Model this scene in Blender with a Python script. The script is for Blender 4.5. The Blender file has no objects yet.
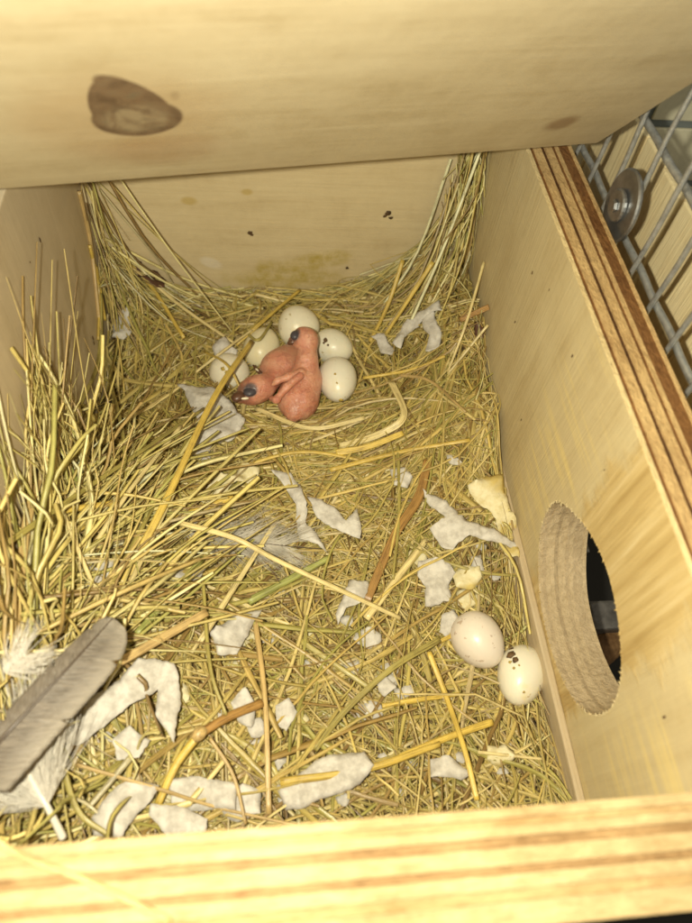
import bpy, bmesh, math, random
import numpy as np
from mathutils import Vector, Matrix, noise
random.seed(7); rng = np.random.default_rng(7)
sc = bpy.context.scene
U = 0.15                      # inner width of the nest box in metres; all shapes below are in box widths
# ------------------------------------------------------------------ camera
RM = np.array([[0.993, 0.019, -0.112], [-0.078, 0.835, -0.545], [0.083, 0.55, 0.831]])
def _rot(a, b, c):
    ca, sa, cb, sb, cc, s_ = math.cos(a), math.sin(a), math.cos(b), math.sin(b), math.cos(c), math.sin(c)
    return np.array([[cb, -sb, 0], [sb, cb, 0], [0, 0, 1]]) @ np.array([[1, 0, 0], [0, ca, -sa], [0, sa, ca]]) @ np.array([[cc, -s_, 0], [s_, cc, 0], [0, 0, 1]])
RM = _rot(0.5897398188, -0.2035991020, 0.1504229762)
CAM = np.array([0.4567536, -1.5342272, 0.7672291])
cd = bpy.data.cameras.new('camera'); cam = bpy.data.objects.new('camera', cd); sc.collection.objects.link(cam)
cam.matrix_world = Matrix([[*RM[0], CAM[0]*U], [*RM[1], CAM[1]*U], [*RM[2], CAM[2]*U], [0, 0, 0, 1]])
cd.sensor_fit = 'HORIZONTAL'; cd.sensor_width = 26; cd.lens = 667/692*26
cd.clip_start = 0.002; cd.clip_end = 50
cd.dof.use_dof = True; cd.dof.focus_distance = 1.50*U; cd.dof.aperture_fstop = 14
sc.camera = cam
# ------------------------------------------------------------------ world + lamp
w = bpy.data.worlds.new('World'); sc.world = w; w.use_nodes = True
w.node_tree.nodes['Background'].inputs[0].default_value = (1.0, .91, .70, 1)
w.node_tree.nodes['Background'].inputs[1].default_value = 0.30
LAMP_TINT = (1.0, .935, .72)
ld = bpy.data.lights.new('camera_flash', 'POINT'); ld.energy = 2.15; ld.color = LAMP_TINT; ld.shadow_soft_size = 0.0022
lo = bpy.data.objects.new('camera_flash', ld); sc.collection.objects.link(lo)
lo.location = Vector((CAM + RM @ np.array([-.085, .012, .0]))*U)
vs = sc.view_settings; vs.view_transform = 'Standard'; vs.look = 'None'; vs.exposure = 0; vs.gamma = 1
try: vs.use_curve_mapping = False
except Exception: pass
sc.cycles.use_adaptive_sampling = True; sc.cycles.adaptive_threshold = .02
sc.cycles.max_bounces = 6; sc.cycles.diffuse_bounces = 4; sc.cycles.glossy_bounces = 2; sc.cycles.transmission_bounces = 3
sc.cycles.caustics_reflective = False; sc.cycles.caustics_refractive = False

# ------------------------------------------------------------------ measuring helpers (rays of the surveyed view onto real surfaces)
def ray(u, v): return RM @ np.array([(u-346)/667, -(v-461.5)/667, -1.])
def hit(u, v, ax, val):
    d = ray(u, v); return CAM + d*(val-CAM[ax])/d[ax]
# ------------------------------------------------------------------ object helpers
def mesh_obj(name, verts, faces, mat, parent=None, origin=(0, 0, 0), smooth=True, mats=None, midx=None, uv=None):
    me = bpy.data.meshes.new(name)
    v = (np.asarray(verts, float)-np.asarray(origin, float))*U
    me.from_pydata(v.tolist(), [], [tuple(f) for f in faces]); 
    for m in (mats or [mat]): me.materials.append(m)
    if midx is not None: me.polygons.foreach_set('material_index', midx)
    me.polygons.foreach_set('use_smooth', [smooth]*len(me.polygons))
    if uv is not None:
        l = me.uv_layers.new(name='UVMap'); l.data.foreach_set('uv', np.asarray(uv, np.float32).ravel())
    me.update()
    o = bpy.data.objects.new(name, me); sc.collection.objects.link(o)
    if parent is not None: o.parent = parent
    else: o.location = Vector(np.asarray(origin, float)*U)
    return o
def root(name, loc, label, cat, group=None):
    o = bpy.data.objects.new(name, None); sc.collection.objects.link(o); o.location = Vector(np.asarray(loc, float)*U)
    o.empty_display_size = .005
    return tag(o, label, cat, group)
def tag(o, label, cat, group=None):
    o['label'] = label; o['category'] = cat
    if group: o['group'] = group
    return o
def box(x0, x1, y0, y1, z0, z1, bev=0.0, seg=2):
    bm = bmesh.new(); bmesh.ops.create_cube(bm, size=1)
    for q in bm.verts: q.co = Vector((x0+(q.co.x+.5)*(x1-x0), y0+(q.co.y+.5)*(y1-y0), z0+(q.co.z+.5)*(z1-z0)))
    if bev: bmesh.ops.bevel(bm, geom=bm.edges[:], offset=bev, segments=seg, affect='EDGES', profile=.6)
    V = [tuple(q.co) for q in bm.verts]; bm.verts.index_update(); F = [[q.index for q in f.verts] for f in bm.faces]; bm.free()
    return V, F
def catmull(P, n):
    P = [np.asarray(p, float) for p in P]
    if len(P) == 2: return np.array([P[0]+(P[1]-P[0])*t for t in np.linspace(0, 1, n)])
    Q = [2*P[0]-P[1]]+P+[2*P[-1]-P[-2]]; out = []
    m = len(P)-1
    for s in np.linspace(0, m, n):
        i = min(int(s), m-1); t = s-i; a, b, c, d = Q[i:i+4]
        out.append(.5*((2*b)+(-a+c)*t+(2*a-5*b+4*c-d)*t*t+(-a+3*b-3*c+d)*t**3))
    return np.array(out)
def tube(path, rad, sides=8, flat=1.0, up=(0, 0, 1), cap=True, roll=0., shape=None):
    """swept tube; rad scalar or per point; flat squashes along the up side. returns V,F,UV"""
    path = np.asarray(path, float); n = len(path); rad = np.broadcast_to(np.asarray(rad, float), (n,))
    T = np.gradient(path, axis=0); T /= np.linalg.norm(T, axis=1)[:, None]+1e-12
    up = np.asarray(up, float); V = []; 
    for i in range(n):
        s = np.cross(T[i], up); s /= np.linalg.norm(s)+1e-9; u = np.cross(s, T[i])
        r_ = roll*(i/(n-1)) if n > 1 else 0
        for k in range(sides):
            a = 2*math.pi*k/sides
            x, y = math.cos(a), math.sin(a)*flat
            if shape is not None: y += shape*(x*x-.5)
            xr, yr = x*math.cos(r_)-y*math.sin(r_), x*math.sin(r_)+y*math.cos(r_)
            V.append(path[i]+rad[i]*(s*xr+u*yr))
    F = []; UV = []
    for i in range(n-1):
        for k in range(sides):
            k2 = (k+1) % sides; F.append([i*sides+k, i*sides+k2, (i+1)*sides+k2, (i+1)*sides+k])
            UV += [(i/(n-1), k/sides), (i/(n-1), (k+1)/sides), ((i+1)/(n-1), (k+1)/sides), ((i+1)/(n-1), k/sides)]
    if cap:
        F.append(list(range(sides))[::-1]); F.append([(n-1)*sides+k for k in range(sides)])
        UV += [(0, .5)]*sides+[(1, .5)]*sides
    return V, F, UV
def join(parts):
    V, F, UV = [], [], []
    for p in parts:
        b = len(V); V += [tuple(q) for q in p[0]]; F += [[i+b for i in f] for f in p[1]]
        if len(p) > 2: UV += list(p[2])
    return (V, F, UV) if UV else (V, F)

# ------------------------------------------------------------------ materials
NO = (.5, -.73, -.95)          # origin of the nest box
def mat(name):
    m = bpy.data.materials.new(name); m.use_nodes = True; nt = m.node_tree
    return m, nt, nt.nodes['Principled BSDF']
def N(nt, typ, **kw):
    n = nt.nodes.new(typ)
    for k, v in kw.items():
        if k.startswith('i_'):
            key = k[2:]; key = int(key) if key.isdigit() else key.replace('_', ' ')
            n.inputs[key].default_value = v
        else: setattr(n, k, v)
    return n
def ramp(nt, fac, stops, interp='LINEAR'):
    r = nt.nodes.new('ShaderNodeValToRGB'); r.color_ramp.interpolation = interp
    e = r.color_ramp.elements
    while len(e) < len(stops): e.new(.5)
    for i, (p, c) in enumerate(stops): e[i].position = p; e[i].color = (*c, 1) if len(c) == 3 else c
    if fac is not None: nt.links.new(fac, r.inputs[0])
    return r.outputs[0]
def mixc(nt, f, a, b, bt='MIX'):
    m = nt.nodes.new('ShaderNodeMix'); m.data_type = 'RGBA'; m.blend_type = bt
    for s, v in ((m.inputs[0], f), (m.inputs[6], a), (m.inputs[7], b)):
        if isinstance(v, (int, float)): s.default_value = v
        elif isinstance(v, tuple): s.default_value = (*v, 1) if len(v) == 3 else v
        else: nt.links.new(v, s)
    return m.outputs[2]
def math_(nt, op, a, b=0.0, clamp=False, c=None):
    m = nt.nodes.new('ShaderNodeMath'); m.operation = op; m.use_clamp = clamp
    for s, v in zip(m.inputs, (a, b, c)):
        if v is None: continue
        if isinstance(v, (int, float)): s.default_value = v
        else: nt.links.new(v, s)
    return m.outputs[0]
def coords(nt, scale=(1, 1, 1), loc=(0, 0, 0), rot=(0, 0, 0)):
    """object coordinates measured in box widths"""
    t = nt.nodes.new('ShaderNodeTexCoord'); a = N(nt, 'ShaderNodeMapping'); a.vector_type = 'POINT'
    a.inputs['Scale'].default_value = (1/U,)*3
    nt.links.new(t.outputs['Object'], a.inputs[0])
    b = N(nt, 'ShaderNodeMapping'); b.inputs['Scale'].default_value = scale; b.inputs['Location'].default_value = loc; b.inputs['Rotation'].default_value = rot
    nt.links.new(a.outputs[0], b.inputs[0]); return b.outputs[0]
def noise_(nt, vec, scale, detail=4, rough=.55, dist=0.):
    n = N(nt, 'ShaderNodeTexNoise'); n.inputs['Scale'].default_value = scale; n.inputs['Detail'].default_value = detail
    n.inputs['Roughness'].default_value = rough; n.inputs['Distortion'].default_value = dist
    if vec is not None: nt.links.new(vec, n.inputs['Vector'])
    return n.outputs['Fac']
def bump(nt, b, h, dist, strength=1.):
    n = nt.nodes.new('ShaderNodeBump'); n.inputs['Distance'].default_value = dist*U; n.inputs['Strength'].default_value = strength
    nt.links.new(h, n.inputs['Height']); nt.links.new(n.outputs[0], b.inputs['Normal']); return n
def sep(nt, vec):
    s = nt.nodes.new('ShaderNodeSeparateXYZ'); nt.links.new(vec, s.inputs[0]); return s.outputs
def blob(nt, vec, centre, radii, rot=0., axes=(0, 1), edge=.35, warp=0.):
    """soft mask, 1 inside an ellipse in the plane of two axes"""
    o = sep(nt, vec); a = math_(nt, 'SUBTRACT', o[axes[0]], centre[0]); b = math_(nt, 'SUBTRACT', o[axes[1]], centre[1])
    c, s = math.cos(rot), math.sin(rot)
    p = math_(nt, 'ADD', math_(nt, 'MULTIPLY', a, c/radii[0]), math_(nt, 'MULTIPLY', b, s/radii[0]))
    q = math_(nt, 'ADD', math_(nt, 'MULTIPLY', a, -s/radii[1]), math_(nt, 'MULTIPLY', b, c/radii[1]))
    d = math_(nt, 'SQRT', math_(nt, 'ADD', math_(nt, 'MULTIPLY', p, p), math_(nt, 'MULTIPLY', q, q)))
    if warp:
        d = math_(nt, 'ADD', d, math_(nt, 'MULTIPLY', math_(nt, 'SUBTRACT', noise_(nt, vec, 14, 3), .5), warp))
    m = nt.nodes.new('ShaderNodeMapRange'); m.interpolation_type = 'SMOOTHSTEP'
    m.inputs['From Min'].default_value = 1+edge*.5; m.inputs['From Max'].default_value = 1-edge*.5
    nt.links.new(d, m.inputs['Value']); return m.outputs[0]

def wood_face(name, grain='x', light=(.64, .50, .29), dark=(.47, .34, .17), extra=None, rough=.55, amp=1.0):
    m, nt, b = mat(name)
    st = {'x': (1.2, 16, 16), 'y': (16, 1.2, 16), 'z': (16, 16, 1.2)}[grain]
    st2 = {'x': (5, 120, 120), 'y': (120, 5, 120), 'z': (120, 120, 5)}[grain]
    g1 = noise_(nt, coords(nt, st), 1, 5, .6, .6); g2 = noise_(nt, coords(nt, st2), 1, 3, .7)
    g3 = noise_(nt, coords(nt), 3.5, 4, .6, .8); g4 = noise_(nt, coords(nt), 45, 4, .7)
    f = math_(nt, 'ADD', math_(nt, 'MULTIPLY', g1, .42), math_(nt, 'ADD', math_(nt, 'MULTIPLY', g2, .16), math_(nt, 'ADD', math_(nt, 'MULTIPLY', g3, .32), math_(nt, 'MULTIPLY', g4, .16))))
    f = math_(nt, 'ADD', f, math_(nt, 'MULTIPLY', math_(nt, 'SUBTRACT', noise_(nt, coords(nt), 8, 5, .65, 1.), .5), .22))
    col = ramp(nt, f, [(.40, dark), (.50, tuple((a+c)/2 for a, c in zip(light, dark))), (.66, light)])
    h = g2
    if extra: col, h = extra(nt, col, h)
    nt.links.new(col, b.inputs['Base Color']); b.inputs['Roughness'].default_value = rough
    b.inputs['Specular IOR Level'].default_value = .35
    bump(nt, b, h, .004*amp, .6)
    return m
def wood_end(name, c0, c1, axis='y', rough=.7, sc_=1.0):
    """ply edge: fibres cut across, speckled"""
    m, nt, b = mat(name)
    st = {'x': (34, 150, 150), 'y': (130, 55, 130), 'n': (90, 90, 90)}[axis]
    g = noise_(nt, coords(nt, tuple(q*sc_ for q in st)), 1, 4, .7); g2 = noise_(nt, coords(nt), 9, 4, .6)
    f = math_(nt, 'ADD', math_(nt, 'MULTIPLY', g, .55), math_(nt, 'MULTIPLY', g2, .45))
    nt.links.new(ramp(nt, f, [(.34, c0), (.64, c1)]), b.inputs['Base Color']); b.inputs['Roughness'].default_value = rough
    b.inputs['Specular IOR Level'].default_value = .2
    bump(nt, b, g, .006, .9); return m

def back_extra(nt, col, h):
    v = coords(nt, loc=NO)
    st = math_(nt, 'MULTIPLY', noise_(nt, v, 26, 5, .7), 1.)
    gate = ramp(nt, st, [(.40, (0, 0, 0)), (.62, (1, 1, 1))])
    m = math_(nt, 'MAXIMUM', blob(nt, v, (.52, -.585), (.15, .045), 0, (0, 2), .9, .9), blob(nt, v, (.60, -.52), (.09, .03), .2, (0, 2), .9, .8))
    m = math_(nt, 'MAXIMUM', m, blob(nt, v, (.47, -.56), (.05, .04), 0, (0, 2), .8, .6))
    m = math_(nt, 'MULTIPLY', m, math_(nt, 'ADD', math_(nt, 'MULTIPLY', gate, .55), .25))
    col = mixc(nt, m, col, (.40, .30, .045))
    m2 = math_(nt, 'MAXIMUM', blob(nt, v, (.26, -.33), (.02, .012), 0, (0, 2), .8, .5), blob(nt, v, (.41, -.30), (.014, .009), 0, (0, 2), .8, .5))
    col = mixc(nt, math_(nt, 'MULTIPLY', m2, .5), col, (.42, .28, .03))
    m3 = blob(nt, v, (.30, -.53), (.03, .018), -.4, (0, 2), .6, .6)
    col = mixc(nt, math_(nt, 'MULTIPLY', m3, .4), col, (.75, .7, .6))
    return col, h
def right_extra(nt, col, h):
    v = coords(nt, loc=NO); o = sep(nt, v)
    # bare cross ply with upright fibres round the hole, torn veneer above
    n = noise_(nt, coords(nt, (1, 3, 9)), 3, 4, .65)
    e = math_(nt, 'ADD', math_(nt, 'MULTIPLY', o[1], -1), math_(nt, 'MULTIPLY', math_(nt, 'SUBTRACT', n, .5), .16))     # grows to the front
    a = math_(nt, 'MULTIPLY', math_(nt, 'SUBTRACT', e, .985), 30, True)
    b2 = math_(nt, 'MULTIPLY', math_(nt, 'SUBTRACT', 1.30, e), 30, True)
    mk = math_(nt, 'MULTIPLY', a, b2)
    up = noise_(nt, coords(nt, (60, 55, 2.5)), 1, 4, .7); up2 = noise_(nt, coords(nt, (60, 16, 3)), 1, 3, .6)
    fibre = math_(nt, 'ADD', math_(nt, 'MULTIPLY', up, .6), math_(nt, 'MULTIPLY', up2, .4))
    c2 = ramp(nt, fibre, [(.36, (.42, .29, .11)), (.52, (.56, .42, .19)), (.66, (.66, .53, .29))])
    col = mixc(nt, mk, col, c2)
    # pale yellow veneer streaks before and after it
    s = noise_(nt, coords(nt, (60, 2.2, 42)), 1, 3, .6)
    sm = ramp(nt, s, [(.5, (0, 0, 0)), (.66, (1, 1, 1))])
    z1 = blob(nt, v, (-.86, -.25), (.12, .26), .0, (1, 2), .9, .8)
    z2 = math_(nt, 'MULTIPLY', math_(nt, 'SUBTRACT', e, 1.31), 12, True)
    k = math_(nt, 'MULTIPLY', sm, math_(nt, 'MULTIPLY', math_(nt, 'MAXIMUM', z1, z2), .6))
    col = mixc(nt, k, col, (.78, .62, .25))
    hh = math_(nt, 'ADD', h, math_(nt, 'MULTIPLY', math_(nt, 'MULTIPLY', fibre, mk), 1.2))
    return col, hh
def left_extra(nt, col, h):
    return mixc(nt, .12, col, (.5, .4, .3)), h
M = {}
M['back'] = wood_face('birch_back_face', 'x', (.66, .55, .335), (.53, .42, .235), back_extra, amp=.4)
M['left'] = wood_face('birch_left_face', 'z', (.64, .53, .35), (.51, .41, .25), left_extra, amp=.25)
M['right'] = wood_face('birch_right_face', 'z', (.62, .52, .305), (.50, .395, .21), right_extra, amp=.6)
M['plain'] = wood_face('birch_face', 'y', (.60, .47, .26), (.46, .34, .17))
M['strip'] = wood_face('batten_wood', 'y', (.52, .42, .27), (.42, .33, .2))
M['ply_pale'] = wood_end('ply_edge_pale', (.56, .42, .20), (.80, .64, .34))
M['ply_brown'] = wood_end('ply_edge_brown', (.09, .036, .012), (.26, .125, .042))
M['ply_dark'] = wood_end('ply_edge_dark', (.03, .013, .006), (.14, .065, .025))
M['ply_tan'] = wood_end('ply_edge_tan', (.36, .22, .09), (.66, .46, .21))
M['fply_pale'] = wood_end('front_edge_pale', (.32, .215, .095), (.56, .42, .22), 'x')
M['fply_tan'] = wood_end('front_edge_tan', (.30, .185, .075), (.50, .35, .165), 'x')
M['fply_brown'] = wood_end('front_edge_brown', (.17, .095, .038), (.40, .255, .115), 'x')
M['tunnel'] = wood_end('hole_rim_wood', (.36, .27, .15), (.58, .46, .29), 'n')
M['tunnel2'] = wood_end('hole_rim_ply', (.33, .245, .14), (.52, .41, .26), 'n')
M['tunnel3'] = wood_end('hole_rim_glue', (.28, .205, .12), (.46, .36, .22), 'n')

# ------------------------------------------------------------------ nest box
nest = root('nest_box', (.5, -.73, -.95), 'open plywood nest box full of hay with a round entrance hole in its side', 'nest box')
NO = (.5, -.73, -.95)
ZB = -.95; D0 = -1.469; TH = .105
def bx(name, m, x0, x1, y0, y1, z0, z1, parent=nest, bev=.0035):
    V, F = box(x0, x1, y0, y1, z0, z1, bev); return mesh_obj(name, V, F, m, parent, NO if parent is nest else NO, smooth=False)
def wood_shift(o): return o
# floor, back and left panels
bx('floor_panel', M['plain'], -.1, 1.1, D0-TH, TH, ZB-.06, ZB)
bx('back_panel', M['back'], -.1, 1.1, 0, TH, ZB+.001, .0)
bx('left_panel', M['left'], -.1, 0, D0, -.001, ZB+.001, .0)
bx('hinge_rail', M['plain'], .0, 1.1, -.14, TH, .003, .06)
# right panel: plies one behind the other, all cut by the entrance hole
HOLE = [(-.942, -.291), (-1.037, -.222), (-1.139, -.202), (-1.243, -.234), (-1.300, -.291), (-1.312, -.366), (-1.275, -.445), (-1.181, -.494), (-1.058, -.492), (-.958, -.425), (-.925, -.352)]
hp = catmull([(*q, 0) for q in HOLE+HOLE[:3]], 14*10-9)
i0 = 10; hp = hp[i0:i0+110, :2]
def ply_with_hole(x0, x1, ztop, jit, y0=D0, y1=-.001):
    n = len(hp); c = hp.mean(0); H = c+(hp-c)*(1+jit*np.array([noise.noise(Vector((k*.35, x0*90, 0))) for k in range(n)])[:, None])
    outer = []
    for k in range(n):                                     # where the ray from the hole's middle leaves the panel
        d = H[k]-c; t = 1e9
        if d[0] > 0: t = min(t, (y1-c[0])/d[0])
        if d[0] < 0: t = min(t, (y0-c[0])/d[0])
        if d[1] > 0: t = min(t, (ztop-c[1])/d[1])
        if d[1] < 0: t = min(t, (ZB+.001-c[1])/d[1])
        outer.append(c+d*t)
    outer = np.array(outer)
    for cor in ((y0, ztop), (y1, ztop), (y0, ZB+.001), (y1, ZB+.001)):
        outer[np.argmin(np.linalg.norm(outer-np.array(cor), axis=1))] = cor
    V = []; 
    for x in (x0, x1):
        V += [(x, *q) for q in H]+[(x, *q) for q in outer]
    F = []
    for k in range(n):
        k2 = (k+1) % n
        F += [[k, k2, n+k2, n+k], [2*n+k, 3*n+k, 3*n+k2, 2*n+k2], [k, 2*n+k, 2*n+k2, k2], [n+k, n+k2, 3*n+k2, 3*n+k]]
    return V, F
def up_axes(V, F, o, m_edge, m_face, m_rim):
    """edge material on top, face material on the flat, rim material in the hole"""
    me = o.data; me.materials.clear(); [me.materials.append(q) for q in (m_face, m_edge, m_rim)]
    for p in me.polygons:
        nn = p.normal; c = p.center/U+Vector(NO)
        if abs(nn.x) > .7: p.material_index = 0
        else: p.material_index = 1 if (c.z > -.02 or c.y > -.02 or c.y < D0+.02) else 2
right = bpy.data.objects.new('right_panel', None); sc.collection.objects.link(right); right.parent = nest
plies = [(1.000, 1.009, 'ply_pale', 0), (1.009, 1.0165, 'ply_brown', -.003), (1.0165, 1.034, 'ply_tan', 0), (1.034, 1.0425, 'ply_dark', -.004), (1.0425, 1.058, 'ply_tan', .001),
         (1.058, 1.066, 'ply_brown', -.003), (1.066, 1.074, 'ply_tan', -.001), (1.074, 1.096, 'ply_brown', -.002), (1.096, 1.1035, 'ply_tan', 0)]
for i, (x0, x1, mm, dz) in enumerate(plies):
    V, F = ply_with_hole(x0, x1, dz-.001, .005)
    o = mesh_obj('ply', V, F, M['plain'], right, NO, smooth=False)
    rim = M[{'ply_pale': 'tunnel', 'ply_tan': 'tunnel', 'ply_brown': 'tunnel2', 'ply_dark': 'tunnel3'}[mm]]
    up_axes(V, F, o, M[mm], M['right'] if i == 0 else M['ply_tan'], rim)
# rough splinters along the hole edge, joined
S = []
for k in range(0, 110):
    a = hp[k]; c = hp.mean(0); d = (c-a)/np.linalg.norm(c-a)
    for q in range(2):
        L = random.uniform(.001, .0065) if random.random() < .6 else .0008; t = np.array([-d[1], d[0]])*random.uniform(-.006, .006)
        p0 = (1.0005, *(a-d*.002+t)); p1 = (1.0+random.uniform(-.002, .003), *(a+d*L+t*1.5))
        S.append(tube(np.linspace(p0, p1, 3), [.0016, .0012, .0003], 4, up=(1, 0, 0)))
J = join(S); so = mesh_obj('hole_splinters', J[0], J[1], M['right'], right, NO); so['kind'] = 'stuff'
# batten low on the right wall
bx('base_batten', M['strip'], .984, .9992, D0+.001, -.002, ZB+.002, -.508, bev=.003)
# front panel: plies running left to right
front = bpy.data.objects.new('front_panel', None); sc.collection.objects.link(front); front.parent = nest
fp = [(.000, .010, 'fply_pale', .000), (.010, .017, 'fply_tan', -.003), (.017, .027, 'fply_pale', -.001), (.027, .036, 'fply_brown', -.004), (.036, .052, 'fply_pale', -.001),
      (.052, .059, 'fply_brown', -.004), (.059, .072, 'fply_pale', .0), (.072, .082, 'fply_tan', -.003), (.082, .104, 'fply_pale', -.001)]
for a, b_, mm, dz in fp:
    bx('ply', M[mm], -.1, 1.102, D0-b_, D0-a, ZB+.002, .001+dz, front, bev=.0015)

# ------------------------------------------------------------------ loose lid, leaning over the back of the box
LA = hit(598, 144, 2, .065); LE = np.array([-.984, -.177, 0]); LE /= np.linalg.norm(LE)
LG = np.array([.112, -.622, .775]); LG -= LE*(LG@LE); LG /= np.linalg.norm(LG); LN = np.cross(LE, LG)   # LN points at the viewer or away
if (CAM-LA)@LN < 0: LN = -LN
def lid_uv(u, v):
    d = ray(u, v); t = ((LA-CAM)@LN)/(d@LN); X = CAM+t*d-LA; return X@LE, X@LG
def lid_extra(nt, col, h):
    v = coords(nt)
    kx, ks = lid_uv(138, 119); ra = abs(lid_uv(184, 119)[0]-lid_uv(92, 119)[0])/2; rb = abs(lid_uv(138, 101)[1]-lid_uv(138, 137)[1])/2
    r = blob(nt, v, (kx, ks), (ra, rb), 0, (0, 1), .10, .06)
    pa_, pb_ = np.array(lid_uv(96, 76)), np.array(lid_uv(168, 114)); tm = (pa_+pb_)/2; tl = np.linalg.norm(pa_-pb_)/2; tr = math.atan2(*(pa_-pb_)[::-1])
    t = blob(nt, v, tuple(tm), (tl, .024), tr, (0, 1), .10, .05)
    pa_, pb_ = np.array(lid_uv(100, 80)), np.array(lid_uv(106, 124)); tm = (pa_+pb_)/2; tl = np.linalg.norm(pa_-pb_)/2; tr = math.atan2(*(pa_-pb_)[::-1])
    t = math_(nt, 'MAXIMUM', t, blob(nt, v, tuple(tm), (tl, .018), tr, (0, 1), .12, .05))
    halo = blob(nt, v, (kx+.02, ks), (.135, .125), 0, (0, 1), .8, .5)
    k = math_(nt, 'MAXIMUM', r, t)
    n = noise_(nt, v, 30, 4, .6)
    kn = ramp(nt, n, [(.35, (.085, .048, .026)), (.55, (.16, .10, .055)), (.7, (.13, .10, .06))])
    col = mixc(nt, math_(nt, 'MULTIPLY', halo, .35), col, (.40, .25, .11))
    ring = blob(nt, v, (kx, ks), (ra*.74, rb*.70), 0, (0, 1), .5, .45)
    kn = mixc(nt, math_(nt, 'MULTIPLY', math_(nt, 'MULTIPLY', ring, .9), ramp(nt, noise_(nt, coords(nt, (1, .5, 1)), 24, 4, .6, 1.5), [(.38, (.1, .1, .1)), (.58, (1, 1, 1))])), kn, (.30, .235, .14))
    col = mixc(nt, math_(nt, 'MULTIPLY', k, .92), col, kn)
    x2, s2 = lid_uv(561, 124)
    col = mixc(nt, math_(nt, 'MULTIPLY', blob(nt, v, (x2, s2), (.026, .03), .2, (0, 1), .8, .5), .65), col, (.20, .11, .05))
    x4, s4 = lid_uv(175, 96)
    col = mixc(nt, math_(nt, 'MULTIPLY', blob(nt, v, (x4, s4), (.006, .012), 0, (0, 1), .9, .3), .3), col, (.2, .12, .06))
    h = math_(nt, 'ADD', h, math_(nt, 'MULTIPLY', noise_(nt, coords(nt, (7, 3, 7)), 5, 4, .6), 1.5))
    x3, s3 = lid_uv(160, 152)
    col = mixc(nt, math_(nt, 'MULTIPLY', blob(nt, v, (x3, s3), (.10, .05), 0, (0, 1), 1., .8), .35), col, (.34, .2, .1))
    return col, h
M['lid'] = wood_face('birch_lid_face', 'x', (.57, .485, .315), (.43, .345, .20), lid_extra, amp=.25)
lid_o = None
def lid_build():
    # rounded rectangle in (a, s), thickness behind
    L, W_, R_, T_ = 1.27, .95, .022, .09
    pts = []
    for cx, cy, a0 in ((R_, R_, 180), (L-R_, R_, 270), (L-R_, W_-R_, 0), (R_, W_-R_, 90)):
        for k in range(7):
            a = math.radians(a0+k*15); pts.append((cx+R_*math.cos(a), cy+R_*math.sin(a)))
    n = len(pts); V = []; c = .006
    def ins(p, d): return (min(max(p[0], d), L-d), min(max(p[1], d), W_-d))
    for z, d in ((0, c), (-c*.3, c*.3), (-c, 0), (-T_, 0)):
        V += [(*ins(p, d), z) for p in pts]
    F = [list(range(n))]
    for l in range(3):
        for k in range(n): F.append([l*n+k, (l+1)*n+k, (l+1)*n+(k+1) % n, l*n+(k+1) % n])
    F.append([3*n+k for k in range(n)][::-1])
    me = bpy.data.meshes.new('lid'); me.from_pydata([tuple(q*U for q in p) for p in V], [], F); me.materials.append(M['lid']); me.update()
    bm = bmesh.new(); bm.from_mesh(me); bmesh.ops.recalc_face_normals(bm, faces=bm.faces[:]); bm.to_mesh(me); bm.free()
    o = bpy.data.objects.new('box_lid', me); sc.collection.objects.link(o)
    o.matrix_world = Matrix([[LE[i], LG[i], LN[i], LA[i]*U] for i in range(3)]+[[0, 0, 0, 1]])
    return o
lid_o = tag(lid_build(), 'pale wooden lid board with a dark teardrop knot, leaning over the box', 'lid')
mw = lid_o.matrix_world.copy()

# ------------------------------------------------------------------ wire mesh, washer, surroundings at the right
def simple(name, col, rough=.5, metal=0., bmp=0., spec=.5, nscale=40, var=.0):
    m, nt, b = mat(name); b.inputs['Roughness'].default_value = rough; b.inputs['Metallic'].default_value = metal
    b.inputs['Specular IOR Level'].default_value = spec
    n = noise_(nt, coords(nt), nscale, 4, .6)
    a = tuple(max(q*(1-var), 0) for q in col); c = tuple(min(q*(1+var), 1) for q in col)
    nt.links.new(ramp(nt, n, [(.3, a), (.7, c)]), b.inputs['Base Color'])
    if bmp: bump(nt, b, n, bmp, .8)
    return m
M['wire'] = simple('galvanised_wire', (.42, .43, .42), .45, .7, .002, nscale=60, var=.25)
M['steel'] = simple('zinc_steel', (.34, .35, .36), .38, .9, .001, nscale=30, var=.3)
M['rail'] = wood_face('pale_rail', 'z', (.90, .78, .48), (.76, .60, .32))
M['tile'] = simple('cream_tile', (.80, .76, .56), .35, 0, .001, nscale=8, var=.15)
M['grout'] = simple('grey_grout', (.20, .23, .23), .8)
M['perch'] = wood_end('perch_wood', (.10, .05, .02), (.28, .16, .07), 'n', sc_=.4)
M['darkfloor'] = simple('dark_floor', (.02, .018, .015), .8)
def under_lid(P):
    k = [(p-LA)@LN > .004 or (p-LA)@LE < -.012 for p in P]; return np.array([p for p, q in zip(P, k) if q])
mesh_r = root('wire_mesh', (1.155, -.5, -.75), 'grey galvanised wire mesh panel fixed beside the right wall of the box', 'wire mesh')
MO = (1.155, -.5, -.75)
zs = [.135+.17*k for k in range(-5, 4)]; ys = [-.30-.097*k*1.0 for k in range(-5, 7)]
for z in zs:
    n = 160; yy = np.linspace(-.93, .25, n)
    P = np.array([(1.158+.0015*math.sin(y*40), y, z) for y in yy]); P = under_lid(P)
    if len(P) < 3: continue
    V, F, _ = tube(P, .0068, 8); mesh_obj('wire', V, F, M['wire'], mesh_r, MO)
for y in ys:
    n = 160; zz = np.linspace(-.55, .36, n)
    P = np.array([(1.144+.0012*math.sin(z*30), y+.002*math.sin(z*9+y*50), z) for z in zz]); P = under_lid(P)
    if len(P) < 3: continue
    V, F, _ = tube(P, .0050, 8, up=(0, 1, 0)); mesh_obj('wire', V, F, M['wire'], mesh_r, MO)
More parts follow.
